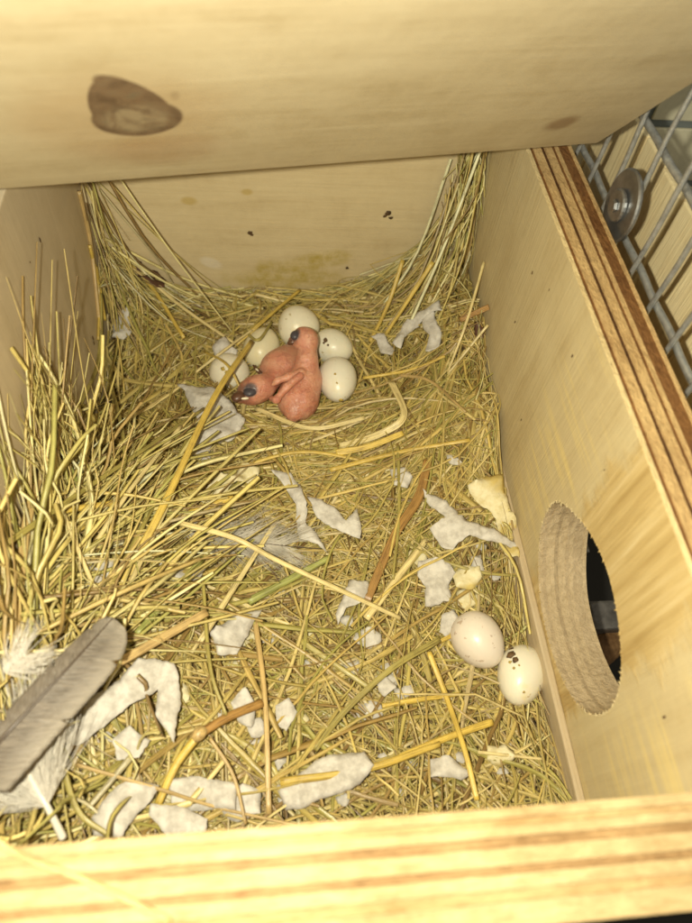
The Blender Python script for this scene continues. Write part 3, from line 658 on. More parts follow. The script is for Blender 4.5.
ST = [
 ('broad dull olive blade crossing from the left wall to the nest', 'olive', 6, .2, [.16, .12, .05], [(0, 548), (90, 486), (205, 408)]),
 ('bright upright stalk standing alone high on the left heap', 'pale', 5, .8, [.02, .05], [(45, 430), (48, 393)]),
 ('short thick bright yellow stalk on the left heap', 'yellow', 7, .8, [.07, .08], [(65, 510), (121, 502)]),
 ('yellow brown stalk just below the short bright yellow one', 'gold', 6, .8, [.05, .06], [(79, 529), (118, 509)]),
 ('long pale straw slanting up from the left heap, left of its twin', 'pale', 5, .7, [.05, .09, .10], [(85, 560), (130, 490), (181, 426)]),
 ('long straw slanting up from the left heap, right of its twin', 'olive', 5, .6, [.05, .08, .09], [(102, 602), (146, 520), (190, 434)]),
 ('pale straw leaning from the grey feather up to the left heap', 'pale', 5, .6, [.05, .08], [(121, 602), (175, 491)]),
 ('long pale straw running down to the tip of the grey feather', 'pale', 5, .7, [.10, .08, .07], [(50, 470), (62, 510), (104, 612)]),
 ('green tinged straw high in the left heap', 'green', 5, .6, [.09, .09], [(28, 428), (80, 488)]),
 ('wide pinkish tan husk in the left heap', 'tan', 10, .25, [.06, .07, .06], [(34, 445), (30, 507), (13, 640)]),
 ('thin olive straw bending down beside the left wall gap', 'olive', 4, .7, [.08, .09, .07], [(110, 380), (124, 443), (122, 526)]),
 ('thick yellow stalk pointing at the crumpled yellowish tissue', 'yellow', 8, .85, [.04, .06], [(168, 521), (233, 497)]),
 ('thick green stalk left of centre', 'green', 7, .7, [.05, .06], [(137, 634), (203, 558)]),
 ('long blade crossing over the pale egg beside the left nestling', 'gold', 7, .3, [.03, .11, .13, .10], [(120, 590), (169, 494), (215, 396), (252, 341)]),
 ('pale yellow straw running from the nest wall over the left egg', 'gold', 4, .6, [.02, .06, .05], [(236, 345), (262, 322), (300, 290)]),
 ('long pale straw crossing the middle over the downy feather', 'pale', 6, .6, [.11, .13, .12, .05], [(180, 523), (234, 538), (285, 564), (400, 618)]),
 ('thick green stalk in the centre below the downy feather', 'green', 8, .7, [.03, .03], [(248, 602), (329, 558)]),
 ('pale straw rising to the downy feather from below', 'pale', 6, .5, [.05, .06], [(199, 643), (275, 523)]),
 ('second pale straw rising beside the one under the downy feather', 'pale', 4, .6, [.04, .05], [(190, 655), (262, 545)]),
 ('wide brown blade right of centre with a cut upper end', 'brown', 10, .18, [.02, .03, .03, .02], [(428, 460), (418, 498), (395, 535), (366, 602)]),
 ('thin olive straw standing left of the wide brown blade', 'olive', 4, .6, [.03, .035, .03], [(398, 446), (399, 515), (393, 579)]),
 ('pale ridged stalk below the wide brown blade', 'pale', 8, .7, [.02, .02], [(366, 619), (426, 540)]),
 ('long olive blade bending down toward the front, pale lower end', 'olive', 7, .3, [.03, .04, .04, .03], [(440, 639), (392, 668), (344, 712), (315, 750)]),
 ('long yellow green stalk lying just behind the front panel', 'gold', 8, .6, [.04, .045, .04], [(280, 782), (366, 769), (440, 744)]),
 ('yellow straw lying flat in the front right half', 'yellow', 5, .6, [.03, .03], [(382, 706), (445, 696)]),
 ('long thin tan straw running along the front to the panel', 'tan', 4, .7, [.06, .06, .05, .05], [(75, 764), (162, 790), (220, 808), (300, 826)]),
 ('upright brown straw in front of the bottom tissue', 'tan', 6, .5, [.04, .05, .04], [(255, 620), (265, 700), (269, 814)]),
 ('olive straw hanging down over the large tissue strip', 'olive', 4, .7, [.08, .08, .07], [(203, 580), (210, 666), (226, 715)]),
 ('thin tan straw below the jointed stalk', 'tan', 4, .7, [.06, .06, .05], [(210, 738), (233, 775), (246, 824)]),
 ('grey olive stalk between two tissue pieces near the front', 'grey', 7, .7, [.06, .05], [(131, 757), (88, 808)]),
 ('wide tan green blade arching over the big tissue strip', 'tan', 10, .3, [.10, .10, .10, .12], [(207, 612), (132, 655), (71, 689), (-5, 772)]),
 ('brown blade hanging down left of the big tissue strip', 'brown', 7, .3, [.07, .07], [(73, 689), (58, 748)]),
 ('bent olive stalk right of the white feather', 'olive', 7, .7, [.09, .08, .07], [(52, 718), (75, 805), (109, 836)]),
 ('long upright straw against the upper left wall', 'tan', 4, .7, [.20, .12, .08], [(26, 190), (22, 244), (11, 330)]),
 ('straw branching down along the upper left wall', 'gold', 3.5, .7, [.16, .12, .08], [(22, 244), (37, 289), (36, 340)]),
 ('straw slanting across the left wall above the heap', 'gold', 4, .6, [.10, .05], [(47, 266), (12, 320)]),
 ('straight straw standing beside the bare left wall patch', 'olive', 5, .6, [.10, .08, .06], [(66, 293), (58, 360), (58, 413)]),
 ('straw tip poking out toward the bare left wall patch', 'yellow', 4, .6, [.06, .03], [(77, 340), (22, 385)]),
 ('long straw running down from the back left corner to the eggs', 'gold', 4.5, .6, [.02, .02, .03], [(120, 240), (150, 285), (184, 338)]),
 ('straw from the brown leaf toward the left nest egg', 'pale', 4, .6, [.05, .03, .02], [(130, 255), (173, 300), (237, 345)]),
 ('long thin bright straw leaning on the right corner hay', 'pale', 3.2, .7, [.10, .05, .02], [(485, 262), (467, 321), (448, 372)]),
 ('thin pale straw below the long bright one at the right', 'pale', 3, .7, [.04, .02], [(488, 325), (448, 374)]),
 ('straw pointing from the right hand egg toward the right wall', 'yellow', 3.5, .7, [.03, .03, .03], [(363, 378), (410, 370), (445, 356)]),
 ('broad curled pale blade right of the nest', 'pale', 8, .2, [.03, .035, .03, .02], [(391, 381), (404, 415), (380, 434), (340, 446)]),
 ('broad yellow blade in front of the nest', 'yellow', 7, .25, [.03, .035, .03], [(336, 453), (370, 446), (403, 433)]),
 ('long brownish straw bending right beyond the curled blade', 'tan', 4, .6, [.03, .03, .03], [(400, 375), (430, 381), (466, 412)]),
 ('stiff straw rising to the back wall right of the nest', 'gold', 4.5, .6, [.10, .05, .02], [(403, 260), (388, 305), (370, 342)]),
 ('second stiff straw rising to the right back corner', 'yellow', 4.5, .6, [.10, .02], [(433, 262), (385, 336)]),
 ('brown blade tip lying against the right wall', 'brown', 6, .2, [.04, .03], [(500, 307), (460, 320)]),
 ('thick pale yellow stalk left of and below the two front eggs', 'yellow', 8, .7, [.03, .035, .03], [(492, 722), (443, 739), (380, 766)]),
 ('yellow straw running down from below the two front eggs', 'yellow', 6, .5, [.03, .035, .04, .03], [(429, 652), (446, 696), (464, 748), (477, 800)]),
 ('yellow straw pointing at the pinkish front egg', 'yellow', 5, .7, [.02, .025], [(400, 661), (455, 634)]),
 ('flat yellow straw lying left of the white front egg', 'yellow', 5, .6, [.03, .03], [(400, 702), (459, 694)]),
 ('thin pale straw near the right end of the front panel', 'pale', 3.5, .6, [.03, .03], [(478, 752), (542, 759)]),
 ('thin olive straw arching under the tissue near the right wall', 'olive', 3.5, .6, [.03, .03, .02], [(440, 560), (480, 572), (518, 576)]),
 ('long yellow stalk lying across in front of the crumpled tissue', 'gold', 5, .5, [.03, .03, .03], [(330, 470), (400, 452), (470, 440)]),
 ('olive stalk lying near the middle of the front', 'olive', 6, .5, [.03, .03], [(300, 640), (372, 690)]),
 ('pale blade lying low in front of the right nest egg', 'pale', 5, .25, [.02, .03, .02], [(255, 408), (310, 428), (365, 418)]),
 ('thin straw lying over the leftmost nest egg', 'gold', 3, .6, [.02, .085, .02], [(205, 352), (228, 366), (246, 402)]),
 ('thin pale straw crossing behind the leftmost nest egg', 'pale', 3, .6, [.02, .06, .06], [(196, 372), (222, 352), (252, 330)]),
 ('short olive straw lying over the yellowish nest egg', 'olive', 3.5, .5, [.03, .08, .03], [(244, 330), (258, 340), (272, 322)]),
 ('thin straw lying over the lower edge of the nest hollow', 'gold', 4, .6, [.02, .03, .02], [(230, 470), (300, 452), (372, 462)]),
]
for s in ST: straw(s[0], s[1], s[2], s[3], s[4], s[5])
# jointed stalk: brown blade above, yellow stem below the node
P = [S(262, 703, .06), S(230, 716, .07), S(199, 734, .08)]; P2 = [S(199, 734, .08), S(176, 765, .07), S(157, 806, .05)]
js = root('hay_stalk', P2[2], 'thick jointed stalk with a brown sheath above its knot and yellow stem below', 'straw', 'single straws lying on top of the hay')
for nm, pp, cc, rr in (('sheath', P, 'brown', .0085), ('stem', P2, 'yellow', .0072)):
    q = tube(catmull(pp, 16), np.linspace(rr, rr*.92, 16), 10, .75); mesh_obj(nm, q[0], q[1], SM[cc], js, P2[2], uv=q[2])
d = P2[1]-P[1]; d /= np.linalg.norm(d); q = tube([P[2]+d*s for s in (-.014, -.006, 0, .006, .013)], [.007, .0105, .0115, .0105, .0075], 12); mesh_obj('node', q[0], q[1], SM['tan'], js, P2[2], uv=q[2])
# strand hanging over the front edge
P = [hit(-8, 838, 2, .02), hit(30, 860, 2, .016), hit(90, 882, 2, .010), hit(170, 921, 2, .012)]
q = tube(catmull(P, 30), .0030, 8); tag(mesh_obj('hay_stalk', q[0], q[1], SM['tan'], None, P[1], uv=q[2]), 'thin blurred brown straw lying over the front edge of the box', 'straw')

# ------------------------------------------------------------------ torn tissue
def tissue_mat(name, c0, c1, stain=None):
    m, nt, b = mat(name); n = noise_(nt, coords(nt), 45, 4, .65); n2 = noise_(nt, coords(nt), 120, 3, .7); n3 = noise_(nt, coords(nt), 11, 3)
    col = ramp(nt, n, [(.35, c0), (.6, c1)])
    if stain: col = mixc(nt, ramp(nt, n3, [(.5, (0, 0, 0)), (.6, (.8, .8, .8))]), col, stain)
    nt.links.new(col, b.inputs['Base Color']); b.inputs['Roughness'].default_value = .95; b.inputs['Specular IOR Level'].default_value = .1
    hh = math_(nt, 'ADD', math_(nt, 'MULTIPLY', n, .7), math_(nt, 'MULTIPLY', n2, .3)); bump(nt, b, hh, .0035, .6); return m
M['tissue'] = tissue_mat('white_tissue', (.44, .41, .36), (.64, .61, .55))
M['tissue_y'] = tissue_mat('stained_tissue', (.60, .52, .28), (.76, .70, .48), (.56, .42, .10))
def scrap(label, pts, off=.012, m='tissue', crumple=.010, name='tissue_scrap', cat='tissue', group='torn tissue scraps in the hay', th=.0016, zoff=None):
    P = [np.array([u, v], float) for u, v in pts]; out = []
    for a, b_ in zip(P, P[1:]+P[:1]):                     # ragged outline
        L = np.linalg.norm(b_-a); n = max(2, int(L/3.2)); nr = np.array([-(b_-a)[1], (b_-a)[0]])/(L+1e-6)
        for k in range(n): out.append(a+(b_-a)*k/n+(nr*random.gauss(0, .42) if k else 0))
    W3 = [S(q[0], q[1], off) for q in out]; c = np.mean(W3, 0); org = np.array([c[0], c[1], min(q[2] for q in W3)])
    bm = bmesh.new(); vs_ = [bm.verts.new((q[0], q[1], 0)) for q in W3]
    try: f = bm.faces.new(vs_)
    except Exception: bm.free(); return
    bmesh.ops.triangulate(bm, faces=[f])
    for _ in range(4):
        big = [e for e in bm.edges if e.calc_length() > .014]
        if big: bmesh.ops.subdivide_edges(bm, edges=big, cuts=1, use_grid_fill=False)
        bmesh.ops.triangulate(bm, faces=bm.faces[:])
    bmesh.ops.beautify_fill(bm, faces=bm.faces[:], edges=[e for e in bm.edges if not e.is_boundary])
    sd = random.uniform(0, 90); base = float(np.mean([q[2] for q in W3]))
    for v in bm.verts:
        x, y = v.co.x, v.co.y
        nz = noise.noise(Vector((x*16+sd, y*16, 3)))+.5*(1-2*abs(noise.noise(Vector((x*15+sd, y*15, 7)))))
        v.co.z = .6*float(H(x, y))+.4*(base-off)+off+.006+crumple*nz*1.6
        if v.is_boundary: v.co.z += -.004+.009*noise.noise(Vector((x*14, y*14, sd+2)))
        v.co.x += .008*noise.noise(Vector((x*22, y*22, sd+5))); v.co.y += .008*noise.noise(Vector((x*22, y*22, sd+9)))
    bmesh.ops.recalc_face_normals(bm, faces=bm.faces[:])
    if sum(f.normal.z for f in bm.faces) < 0: bmesh.ops.reverse_faces(bm, faces=bm.faces[:])
    ret = bmesh.ops.extrude_face_region(bm, geom=bm.faces[:]); 
    for g in ret['geom']:
        if isinstance(g, bmesh.types.BMVert): g.co.z -= th
    bmesh.ops.recalc_face_normals(bm, faces=bm.faces[:])
    bm.verts.index_update(); V = [tuple(v.co) for v in bm.verts]; F = [[v.index for v in f.verts] for f in bm.faces]; bm.free()
    return tag(mesh_obj(name, V, F, M[m], None, org), label, cat, group)
TS = [
 ('large bent white tissue strip under the wide blade at the left front', [(62, 745), (90, 700), (139, 657), (177, 666), (182, 704), (173, 743), (158, 722), (157, 690), (130, 712), (78, 745)], .045, 'tissue', .008),
 ('white tissue piece just left of the jointed stalk foot', [(94, 813), (131, 775), (158, 783), (150, 802), (124, 836), (94, 839)], .03, 'tissue', .008),
 ('white tissue piece touching the front panel below the jointed stalk', [(150, 805), (180, 808), (207, 820), (205, 832), (169, 836), (147, 815)], .03, 'tissue', .007),
 ('long white tissue piece right of the jointed stalk foot', [(165, 779), (200, 776), (240, 788), (236, 809), (173, 809)], .02, 'tissue', .008),
 ('white tissue piece left of centre below the green stalk', [(212, 631), (235, 615), (262, 612), (236, 655), (218, 656)], .02, 'tissue', .008),
 ('grey white tissue sheet in front of the left nestling', [(178, 388), (213, 390), (227, 401), (245, 421), (232, 440), (214, 442), (207, 462), (190, 468), (188, 448), (198, 419)], .022, 'tissue', .005),
 ('twisted white tissue strip in the middle behind the downy feather', [(272, 472), (291, 473), (300, 488), (308, 506), (307, 526), (328, 553), (301, 541), (296, 520), (297, 507), (282, 488)], .02, 'tissue', .008),
 ('bent white tissue piece right of the twisted strip', [(307, 497), (322, 500), (336, 512), (345, 523), (357, 510), (360, 541), (333, 532), (317, 516)], .02, 'tissue', .008),
 ('crumpled yellowish tissue roll behind the yellow stalk', [(197, 500), (208, 486), (226, 478), (244, 463), (262, 470), (256, 484), (234, 488), (221, 496), (206, 505)], .02, 'tissue_y', .014),
 ('big torn white tissue with arms left of the right wall', [(422, 490), (438, 498), (455, 509), (470, 522), (519, 540), (518, 548), (481, 543), (467, 538), (455, 545), (450, 553), (440, 551), (429, 534), (444, 521), (426, 503)], .02, 'tissue', .010),
 ('white tissue piece below the big torn one', [(418, 561), (436, 558), (450, 564), (455, 576), (447, 587), (453, 603), (424, 606), (426, 587), (416, 576)], .014, 'tissue', .008),
 ('pale stained crumpled tissue lying against the right wall', [(466, 492), (485, 478), (501, 477), (505, 505), (514, 512), (519, 535), (517, 562), (504, 560), (501, 530), (489, 512), (476, 508)], .016, 'tissue_y', .016),
 ('round yellow stained tissue under the big torn one', [(450, 574), (462, 566), (478, 568), (482, 580), (470, 590), (456, 588)], .012, 'tissue_y', .010),
 ('white tissue tab beside the round yellow stained one', [(473, 556), (482, 555), (482, 572), (478, 590), (470, 578)], .010, 'tissue', .006),
 ('pale tissue between the wide brown blade and the long pale straw', [(334, 618), (350, 578), (366, 582), (362, 604), (346, 612), (337, 628)], .012, 'tissue', .008),
 ('curled white tissue roll rising toward the right back corner', [(392, 348), (403, 330), (418, 311), (440, 296), (446, 304), (424, 318), (410, 334), (399, 353)], .03, 'tissue', .010),
 ('white tissue lump below the curled roll at the right', [(420, 318), (432, 312), (440, 326), (436, 352), (424, 358), (426, 338)], .018, 'tissue', .014),
 ('small white tissue strip right of the eggs in the nest', [(369, 340), (382, 339), (394, 347), (392, 355), (380, 352)], .014, 'tissue', .006),
 ('large grey white tissue sheet just behind the front panel', [(277, 785), (300, 770), (328, 757), (363, 750), (371, 768), (350, 789), (318, 800), (284, 811)], .014, 'tissue', .010),
 ('white tissue piece partly under the front panel, left of centre', [(222, 800), (244, 786), (262, 792), (262, 815), (240, 820), (224, 816)], .016, 'tissue', .010),
 ('small white tissue in the front right corner of the hay', [(427, 758), (446, 757), (468, 773), (460, 782), (429, 777)], .014, 'tissue', .008),
 ('thin white tissue on edge in the back left corner', [(119, 311), (126, 306), (130, 332), (124, 342), (113, 342), (116, 326)], .03, 'tissue', .008),
 ('small white tissue lump in the front middle', [(376, 679), (386, 676), (394, 690), (384, 698), (376, 692)], .014, 'tissue', .010),
 ('small white tissue right of the small lump at the front middle', [(392, 690), (410, 686), (414, 696), (398, 702)], .010, 'tissue', .006),
 ('white tissue above the wide brown blade', [(388, 470), (404, 468), (414, 478), (408, 490), (392, 486)], .012, 'tissue', .008),
 ('tiny white tissue lying near the right wall behind the big torn one', [(446, 457), (462, 455), (464, 464), (450, 466)], .012, 'tissue', .006),
 ('pale tissue patch left of centre below the yellow stalk', [(88, 565), (112, 560), (120, 580), (100, 592), (88, 584)], .03, 'tissue', .008),
 ('white tissue patch right of the green stalk', [(158, 563), (188, 560), (206, 572), (196, 588), (170, 590)], .025, 'tissue', .008),
 ('greyish tissue in the middle left of the upright brown straw', [(232, 705), (246, 690), (256, 704), (250, 726), (236, 722)], .016, 'tissue', .008),
 ('greyish tissue right of the upright brown straw', [(276, 706), (290, 696), (296, 712), (288, 730), (278, 722)], .014, 'tissue', .008),
 ('white tissue under the pinkish egg', [(440, 618), (455, 608), (462, 622), (452, 640), (440, 634)], .006, 'tissue', .006),
 ('small yellowish tissue lump below the white front egg', [(486, 748), (505, 744), (516, 756), (500, 768), (488, 762)], .012, 'tissue_y', .012),
 ('grey tissue patch behind the white feather', [(112, 740), (130, 726), (150, 738), (140, 758), (118, 760)], .03, 'tissue', .008),
 ('dull tissue behind the eggs at the left rim of the nest', [(213, 348), (226, 338), (238, 352), (230, 362), (216, 360)], .012, 'tissue', .008),
]
for t_ in TS: scrap(t_[0], t_[1], t_[2]+(.030 if t_[1][0][0] < 300 and t_[1][0][1] > 600 else .019), t_[3], t_[4]*1.35)
LM = [((478, 640), 'the pinkish front egg'), ((521, 675), 'the white front egg'), ((199, 734), 'the knot of the jointed stalk'), ((165, 690), 'the large bent tissue strip'), ((267, 715), 'the upright brown straw'),
      ((392, 520), 'the wide brown blade'), ((344, 712), 'the long olive bent blade'), ((366, 769), 'the stalk behind the front panel'), ((455, 720), 'the crossing yellow stalks'), ((250, 540), 'the downy feather'),
      ((290, 585), 'the thick green centre stalk'), ((235, 645), 'the tissue below the green stalk'), ((470, 530), 'the big torn tissue'), ((436, 582), 'the tissue below the torn one'), ((310, 520), 'the twisted tissue strip'),
      ((115, 655), 'the grey feather tip'), ((60, 810), 'the white feather'), ((170, 790), 'the stalk foot by the front panel'), ((396, 625), 'the ridged pale stalk'), ((225, 478), 'the crumpled tissue roll'), ((330, 640), 'the olive stalk in the middle'),
      ((420, 700), 'the flat yellow straw'), ((505, 755), 'the yellowish lump at the front right'), ((345, 590), 'the pale long crossing straw')]
USED = set()
def bit_label(u, v, first):
    for (lx, ly), nm in sorted(LM, key=lambda q: (q[0][0]-u)**2+(q[0][1]-v)**2):
        dx, dy = u-lx, v-ly
        w_ = ('right of' if dx > 0 else 'left of') if abs(dx) > abs(dy) else ('in front of' if dy > 0 else 'behind')
        l = f'{first} {w_} {nm}'
        if l not in USED: USED.add(l); return l
SP = {'tissue': 'small white tissue crumb', 'tissue_y': 'small yellowish tissue crumb'}
for k in range(64):
    u, v = (random.uniform(120, 530), random.uniform(470, 790)) if k % 2 else (random.uniform(80, 420), random.uniform(590, 800))
    if (u-495)**2+(v-655)**2 < 3600: continue
    r_ = random.uniform(3.5, 9) if k % 3 else random.uniform(9, 17); n = random.randint(6, 9); a0 = random.random()*6; st = random.uniform(.5, 1); mm = random.choice(['tissue', 'tissue', 'tissue', 'tissue_y'])
    scrap(bit_label(u, v, SP[mm] if r_ < 9 else SP[mm].replace('small', 'medium').replace('crumb', 'piece')), [(u+r_*random.uniform(.55, 1.2)*math.cos(a0+6.283*j/n), v+st*r_*random.uniform(.55, 1.2)*math.sin(a0+6.283*j/n)) for j in range(n)], random.uniform(.008, .024), mm, .010, group='tissue bits half buried in the hay')
# brown leaf in the back left corner
M['leaf'] = simple('dead_leaf', (.085, .035, .018), .6, 0, .006, nscale=30, var=.4)
scrap('crumpled dark brown dead leaf on the hay in the back left corner', [(130, 254), (141, 256), (146, 272), (158, 276), (168, 283), (165, 292), (152, 290), (144, 284), (138, 274)], .055, 'leaf', .022, 'dead_leaf', 'leaf', None)
scrap('small reddish brown crumb against the right wall behind the curled tissue', [(474, 322), (482, 320), (485, 332), (480, 342), (474, 336)], .03, 'leaf', .012, 'leaf_crumb', 'leaf', None)

# ------------------------------------------------------------------ eggs
def egg_mat(name, base, speck, amt, stain=0., tint=(.72, .60, .25)):
    m, nt, b = mat(name); v = coords(nt); n = noise_(nt, v, 55, 3, .6); n2 = noise_(nt, v, 14, 3, .6); n3 = noise_(nt, v, 130, 2)
    col = ramp(nt, n2, [(.35, tuple(q*.93 for q in base)), (.65, base)])
    if stain: col = mixc(nt, ramp(nt, noise_(nt, coords(nt, loc=(3, 1, 0)), 15, 3, .6), [(.54, (0, 0, 0)), (.66, (stain,)*3)]), col, tint)
    col = mixc(nt, ramp(nt, n, [(.69-amt, (0, 0, 0)), (.73-amt, (.7,)*3)]), col, speck)
    nt.links.new(col, b.inputs['Base Color']); b.inputs['Roughness'].default_value = .33; b.inputs['Specular IOR Level'].default_value = .45
    b.inputs['Subsurface Weight'].default_value = .15; b.inputs['Subsurface Radius'].default_value = (.003, .002, .0015); b.inputs['Subsurface Scale'].default_value = .6
    bump(nt, b, n3, .0008, .5); return m
M['dirt'] = simple('dropping', (.10, .055, .02), .7, 0, .004, nscale=60, var=.5)
M['dirt_y'] = simple('dropping_yellow', (.42, .30, .06), .7, 0, .003, nscale=60, var=.4)
EGGS = [
 (478, 640, -.560, 50, 57, (.55, .83), (.78, .70, .60), (.42, .30, .20), .05, 0, 'pinkish speckled egg by the right wall, left of its white neighbour', []),
 (521, 675, -.565, 47, 60, (-.22, 1), (.82, .77, .62), (.45, .32, .12), .02, .5, 'white stained egg against the right wall with a brown lump on top', [(511, 655, 5.0, 'dirt'), (515, 660, 3.2, 'dirt'), (512, 649, 3.0, 'dirt'), (507, 650, 2, 'dirt'), (519, 665, 1, 'dirt_y'), (514, 668, 1.2, 'dirt_y'), (524, 692, 1.2, 'dirt_y'), (541, 692, 2.0, 'dirt'), (510, 662, 1.6, 'dirt_y')]),
 (337.5, 380, -.560, 39, 50, (.08, 1), (.82, .78, .64), (.44, .34, .10), .03, .2, 'white egg right of the nestlings, lowest of the right pair', [(341, 400, 2.2, 'dirt_y'), (343, 402, 1.2, 'dirt'), (335, 374, 1.2, 'dirt_y'), (337, 383, .9, 'dirt_y')]),
 (333, 347, -.590, 35, 40, (.9, .4), (.80, .76, .60), (.40, .30, .10), .05, .2, 'white egg with a dark patch behind the lowest egg on the right', [(325.5, 340, 2.4, 'dirt'), (324, 343, 1.4, 'dirt'), (328, 345, 1.1, 'dirt')]),
 (299, 327, -.585, 42, 40, (1, .1), (.82, .77, .60), (.42, .32, .12), .05, .3, 'white egg behind the raised head of the right nestling', []),
 (262, 348, -.615, 36, 44, (.4, -1), (.78, .71, .48), (.40, .30, .10), .0, .3, 'yellowish egg between the left nestling and the back of the nest', []),
 (230, 373, -.622, 39, 39, (1, .3), (.78, .72, .56), (.42, .32, .10), .0, .2, 'leftmost dull white egg beside the left nestling beak', [(223, 369, 2.0, 'dirt_y'), (226, 372, 1.4, 'dirt_y')]),
]
for u, v, z, wpx, hpx, ax, base, sp, amt, stn, lab, dirt in EGGS:
    c = hit(u, v, 2, z); dd = dist_at(c); rx = wpx*.5*dd/667; rz = hpx*.5*dd/667*1.04
    a3 = hit(u+ax[0]*8, v+ax[1]*8, 2, z)-c; a3 /= np.linalg.norm(a3); a3 += (0, 0, .12); a3 /= np.linalg.norm(a3)
    b3 = np.cross(a3, (0, 0, 1)); b3 /= np.linalg.norm(b3); c3 = np.cross(a3, b3); V = []; nr, ns = 30, 40
    for i in range(nr+1):
        th = math.pi*i/nr; q = math.cos(th); rr = rx*math.sin(th)*(1-.10*q)
        for k in range(ns):
            ph = 2*math.pi*k/ns; V.append(c+a3*q*rz+b3*rr*math.cos(ph)+c3*rr*math.sin(ph))
    F = [[i*ns+k, i*ns+(k+1) % ns, (i+1)*ns+(k+1) % ns, (i+1)*ns+k] for i in range(nr) for k in range(ns)]
    o = mesh_obj('egg', V, F, egg_mat('eggshell', base, sp, amt, stn), None, c-np.array([0, 0, rx]))
    bm = bmesh.new(); bm.from_mesh(o.data); bmesh.ops.remove_doubles(bm, verts=bm.verts[:], dist=1e-7); bmesh.ops.recalc_face_normals(bm, faces=bm.faces[:]); bm.to_mesh(o.data); bm.free()
    tag(o, lab, 'egg', 'small eggs in the nest box')
    for du, dv, pr_, dm in dirt:
        d = ray(du, dv); oc = CAM-c                                   # where that ray meets the shell
        Mx = np.stack([a3/rz, b3/rx, c3/rx]); p = Mx@oc; q = Mx@d; A_, B_, C_ = q@q, 2*p@q, p@p-1; disc_ = B_*B_-4*A_*C_
        if disc_ < 0: continue
        X = CAM+d*(-B_-math.sqrt(disc_))/(2*A_); nrm = X-c; nrm /= np.linalg.norm(nrm); R_ = pr_*dd/667
        t1 = np.cross(nrm, a3); t1 /= np.linalg.norm(t1); t2 = np.cross(nrm, t1); VV = []; sdd = random.random()*50
        for i in range(7):
            th = math.pi*i/6
            for k in range(10):
                ph = 2*math.pi*k/10; f = 1+.7*noise.noise(Vector((math.cos(ph)*2+sdd, math.sin(ph)*2, th)))
                VV.append(X+R_*f*(t1*math.sin(th)*math.cos(ph)+t2*math.sin(th)*math.sin(ph))+nrm*R_*.55*math.cos(th))
        FF = [[i*10+k, i*10+(k+1) % 10, (i+1)*10+(k+1) % 10, (i+1)*10+k] for i in range(6) for k in range(10)]
        mesh_obj('dirt_lump', VV, FF, M[dm], o, c-np.array([0, 0, rx]))
# specks on the back wall
for u, v, r_ in [(388, 213, 3.0), (385, 216, 2), (391, 218, 1.8), (250, 233, 2.2), (252, 235, 1.6), (347, 268, 1.8), (271, 299, 1.5)]:
    X = hit(u, v, 1, -.002); R_ = r_*1.9/667; VV = []; sd = random.random()*50
    for i in range(6):
        th = math.pi*i/5
        for k in range(9):
            ph = 2*math.pi*k/9; f = 1+.9*noise.noise(Vector((math.cos(ph)*1.5+sd, math.sin(ph)*1.5, th)))
            VV.append(X+np.array([R_*f*math.sin(th)*math.cos(ph), -.3*R_*math.cos(th), R_*f*.8*math.sin(th)*math.sin(ph)]))
    FF = [[i*9+k, i*9+(k+1) % 9, (i+1)*9+(k+1) % 9, (i+1)*9+k] for i in range(5) for k in range(9)]
    mesh_obj('dirt_speck', VV, FF, M['dirt'], nest, NO)

for u, v, r_, ax, val in [(40, 240, 2.0, 0, .002), (93, 338, 2.2, 0, .002), (94, 343, 1.6, 0, .002), (532, 273, 1.4, 0, .998), (572, 356, 1.5, 0, .998), (515, 322, 1.2, 0, .998), (549, 290, 1.0, 0, .998), (604, 470, 1.0, 0, .998),
                          (664, 717, 2.2, 0, .998), (521, 420, 1.1, 0, .998), (30, 262, 1.0, 0, .002), (75, 300, 1.0, 0, .002)]:
    X = hit(u, v, ax, val); R_ = r_*dist_at(X)/667; VV = []; sd = random.random()*50
    for i in range(6):
        th = math.pi*i/5
        for k in range(8):
            ph = 2*math.pi*k/8; f = 1+.8*noise.noise(Vector((math.cos(ph)*1.5+sd, math.sin(ph)*1.5, th)))
            VV.append(X+np.array([.25*R_*math.cos(th), R_*f*.7*math.sin(th)*math.cos(ph), R_*1.5*f*math.sin(th)*math.sin(ph)]))
    FF = [[i*8+k, i*8+(k+1) % 8, (i+1)*8+(k+1) % 8, (i+1)*8+k] for i in range(5) for k in range(8)]
    mesh_obj('dirt_speck', VV, FF, M['dirt'], nest, NO)
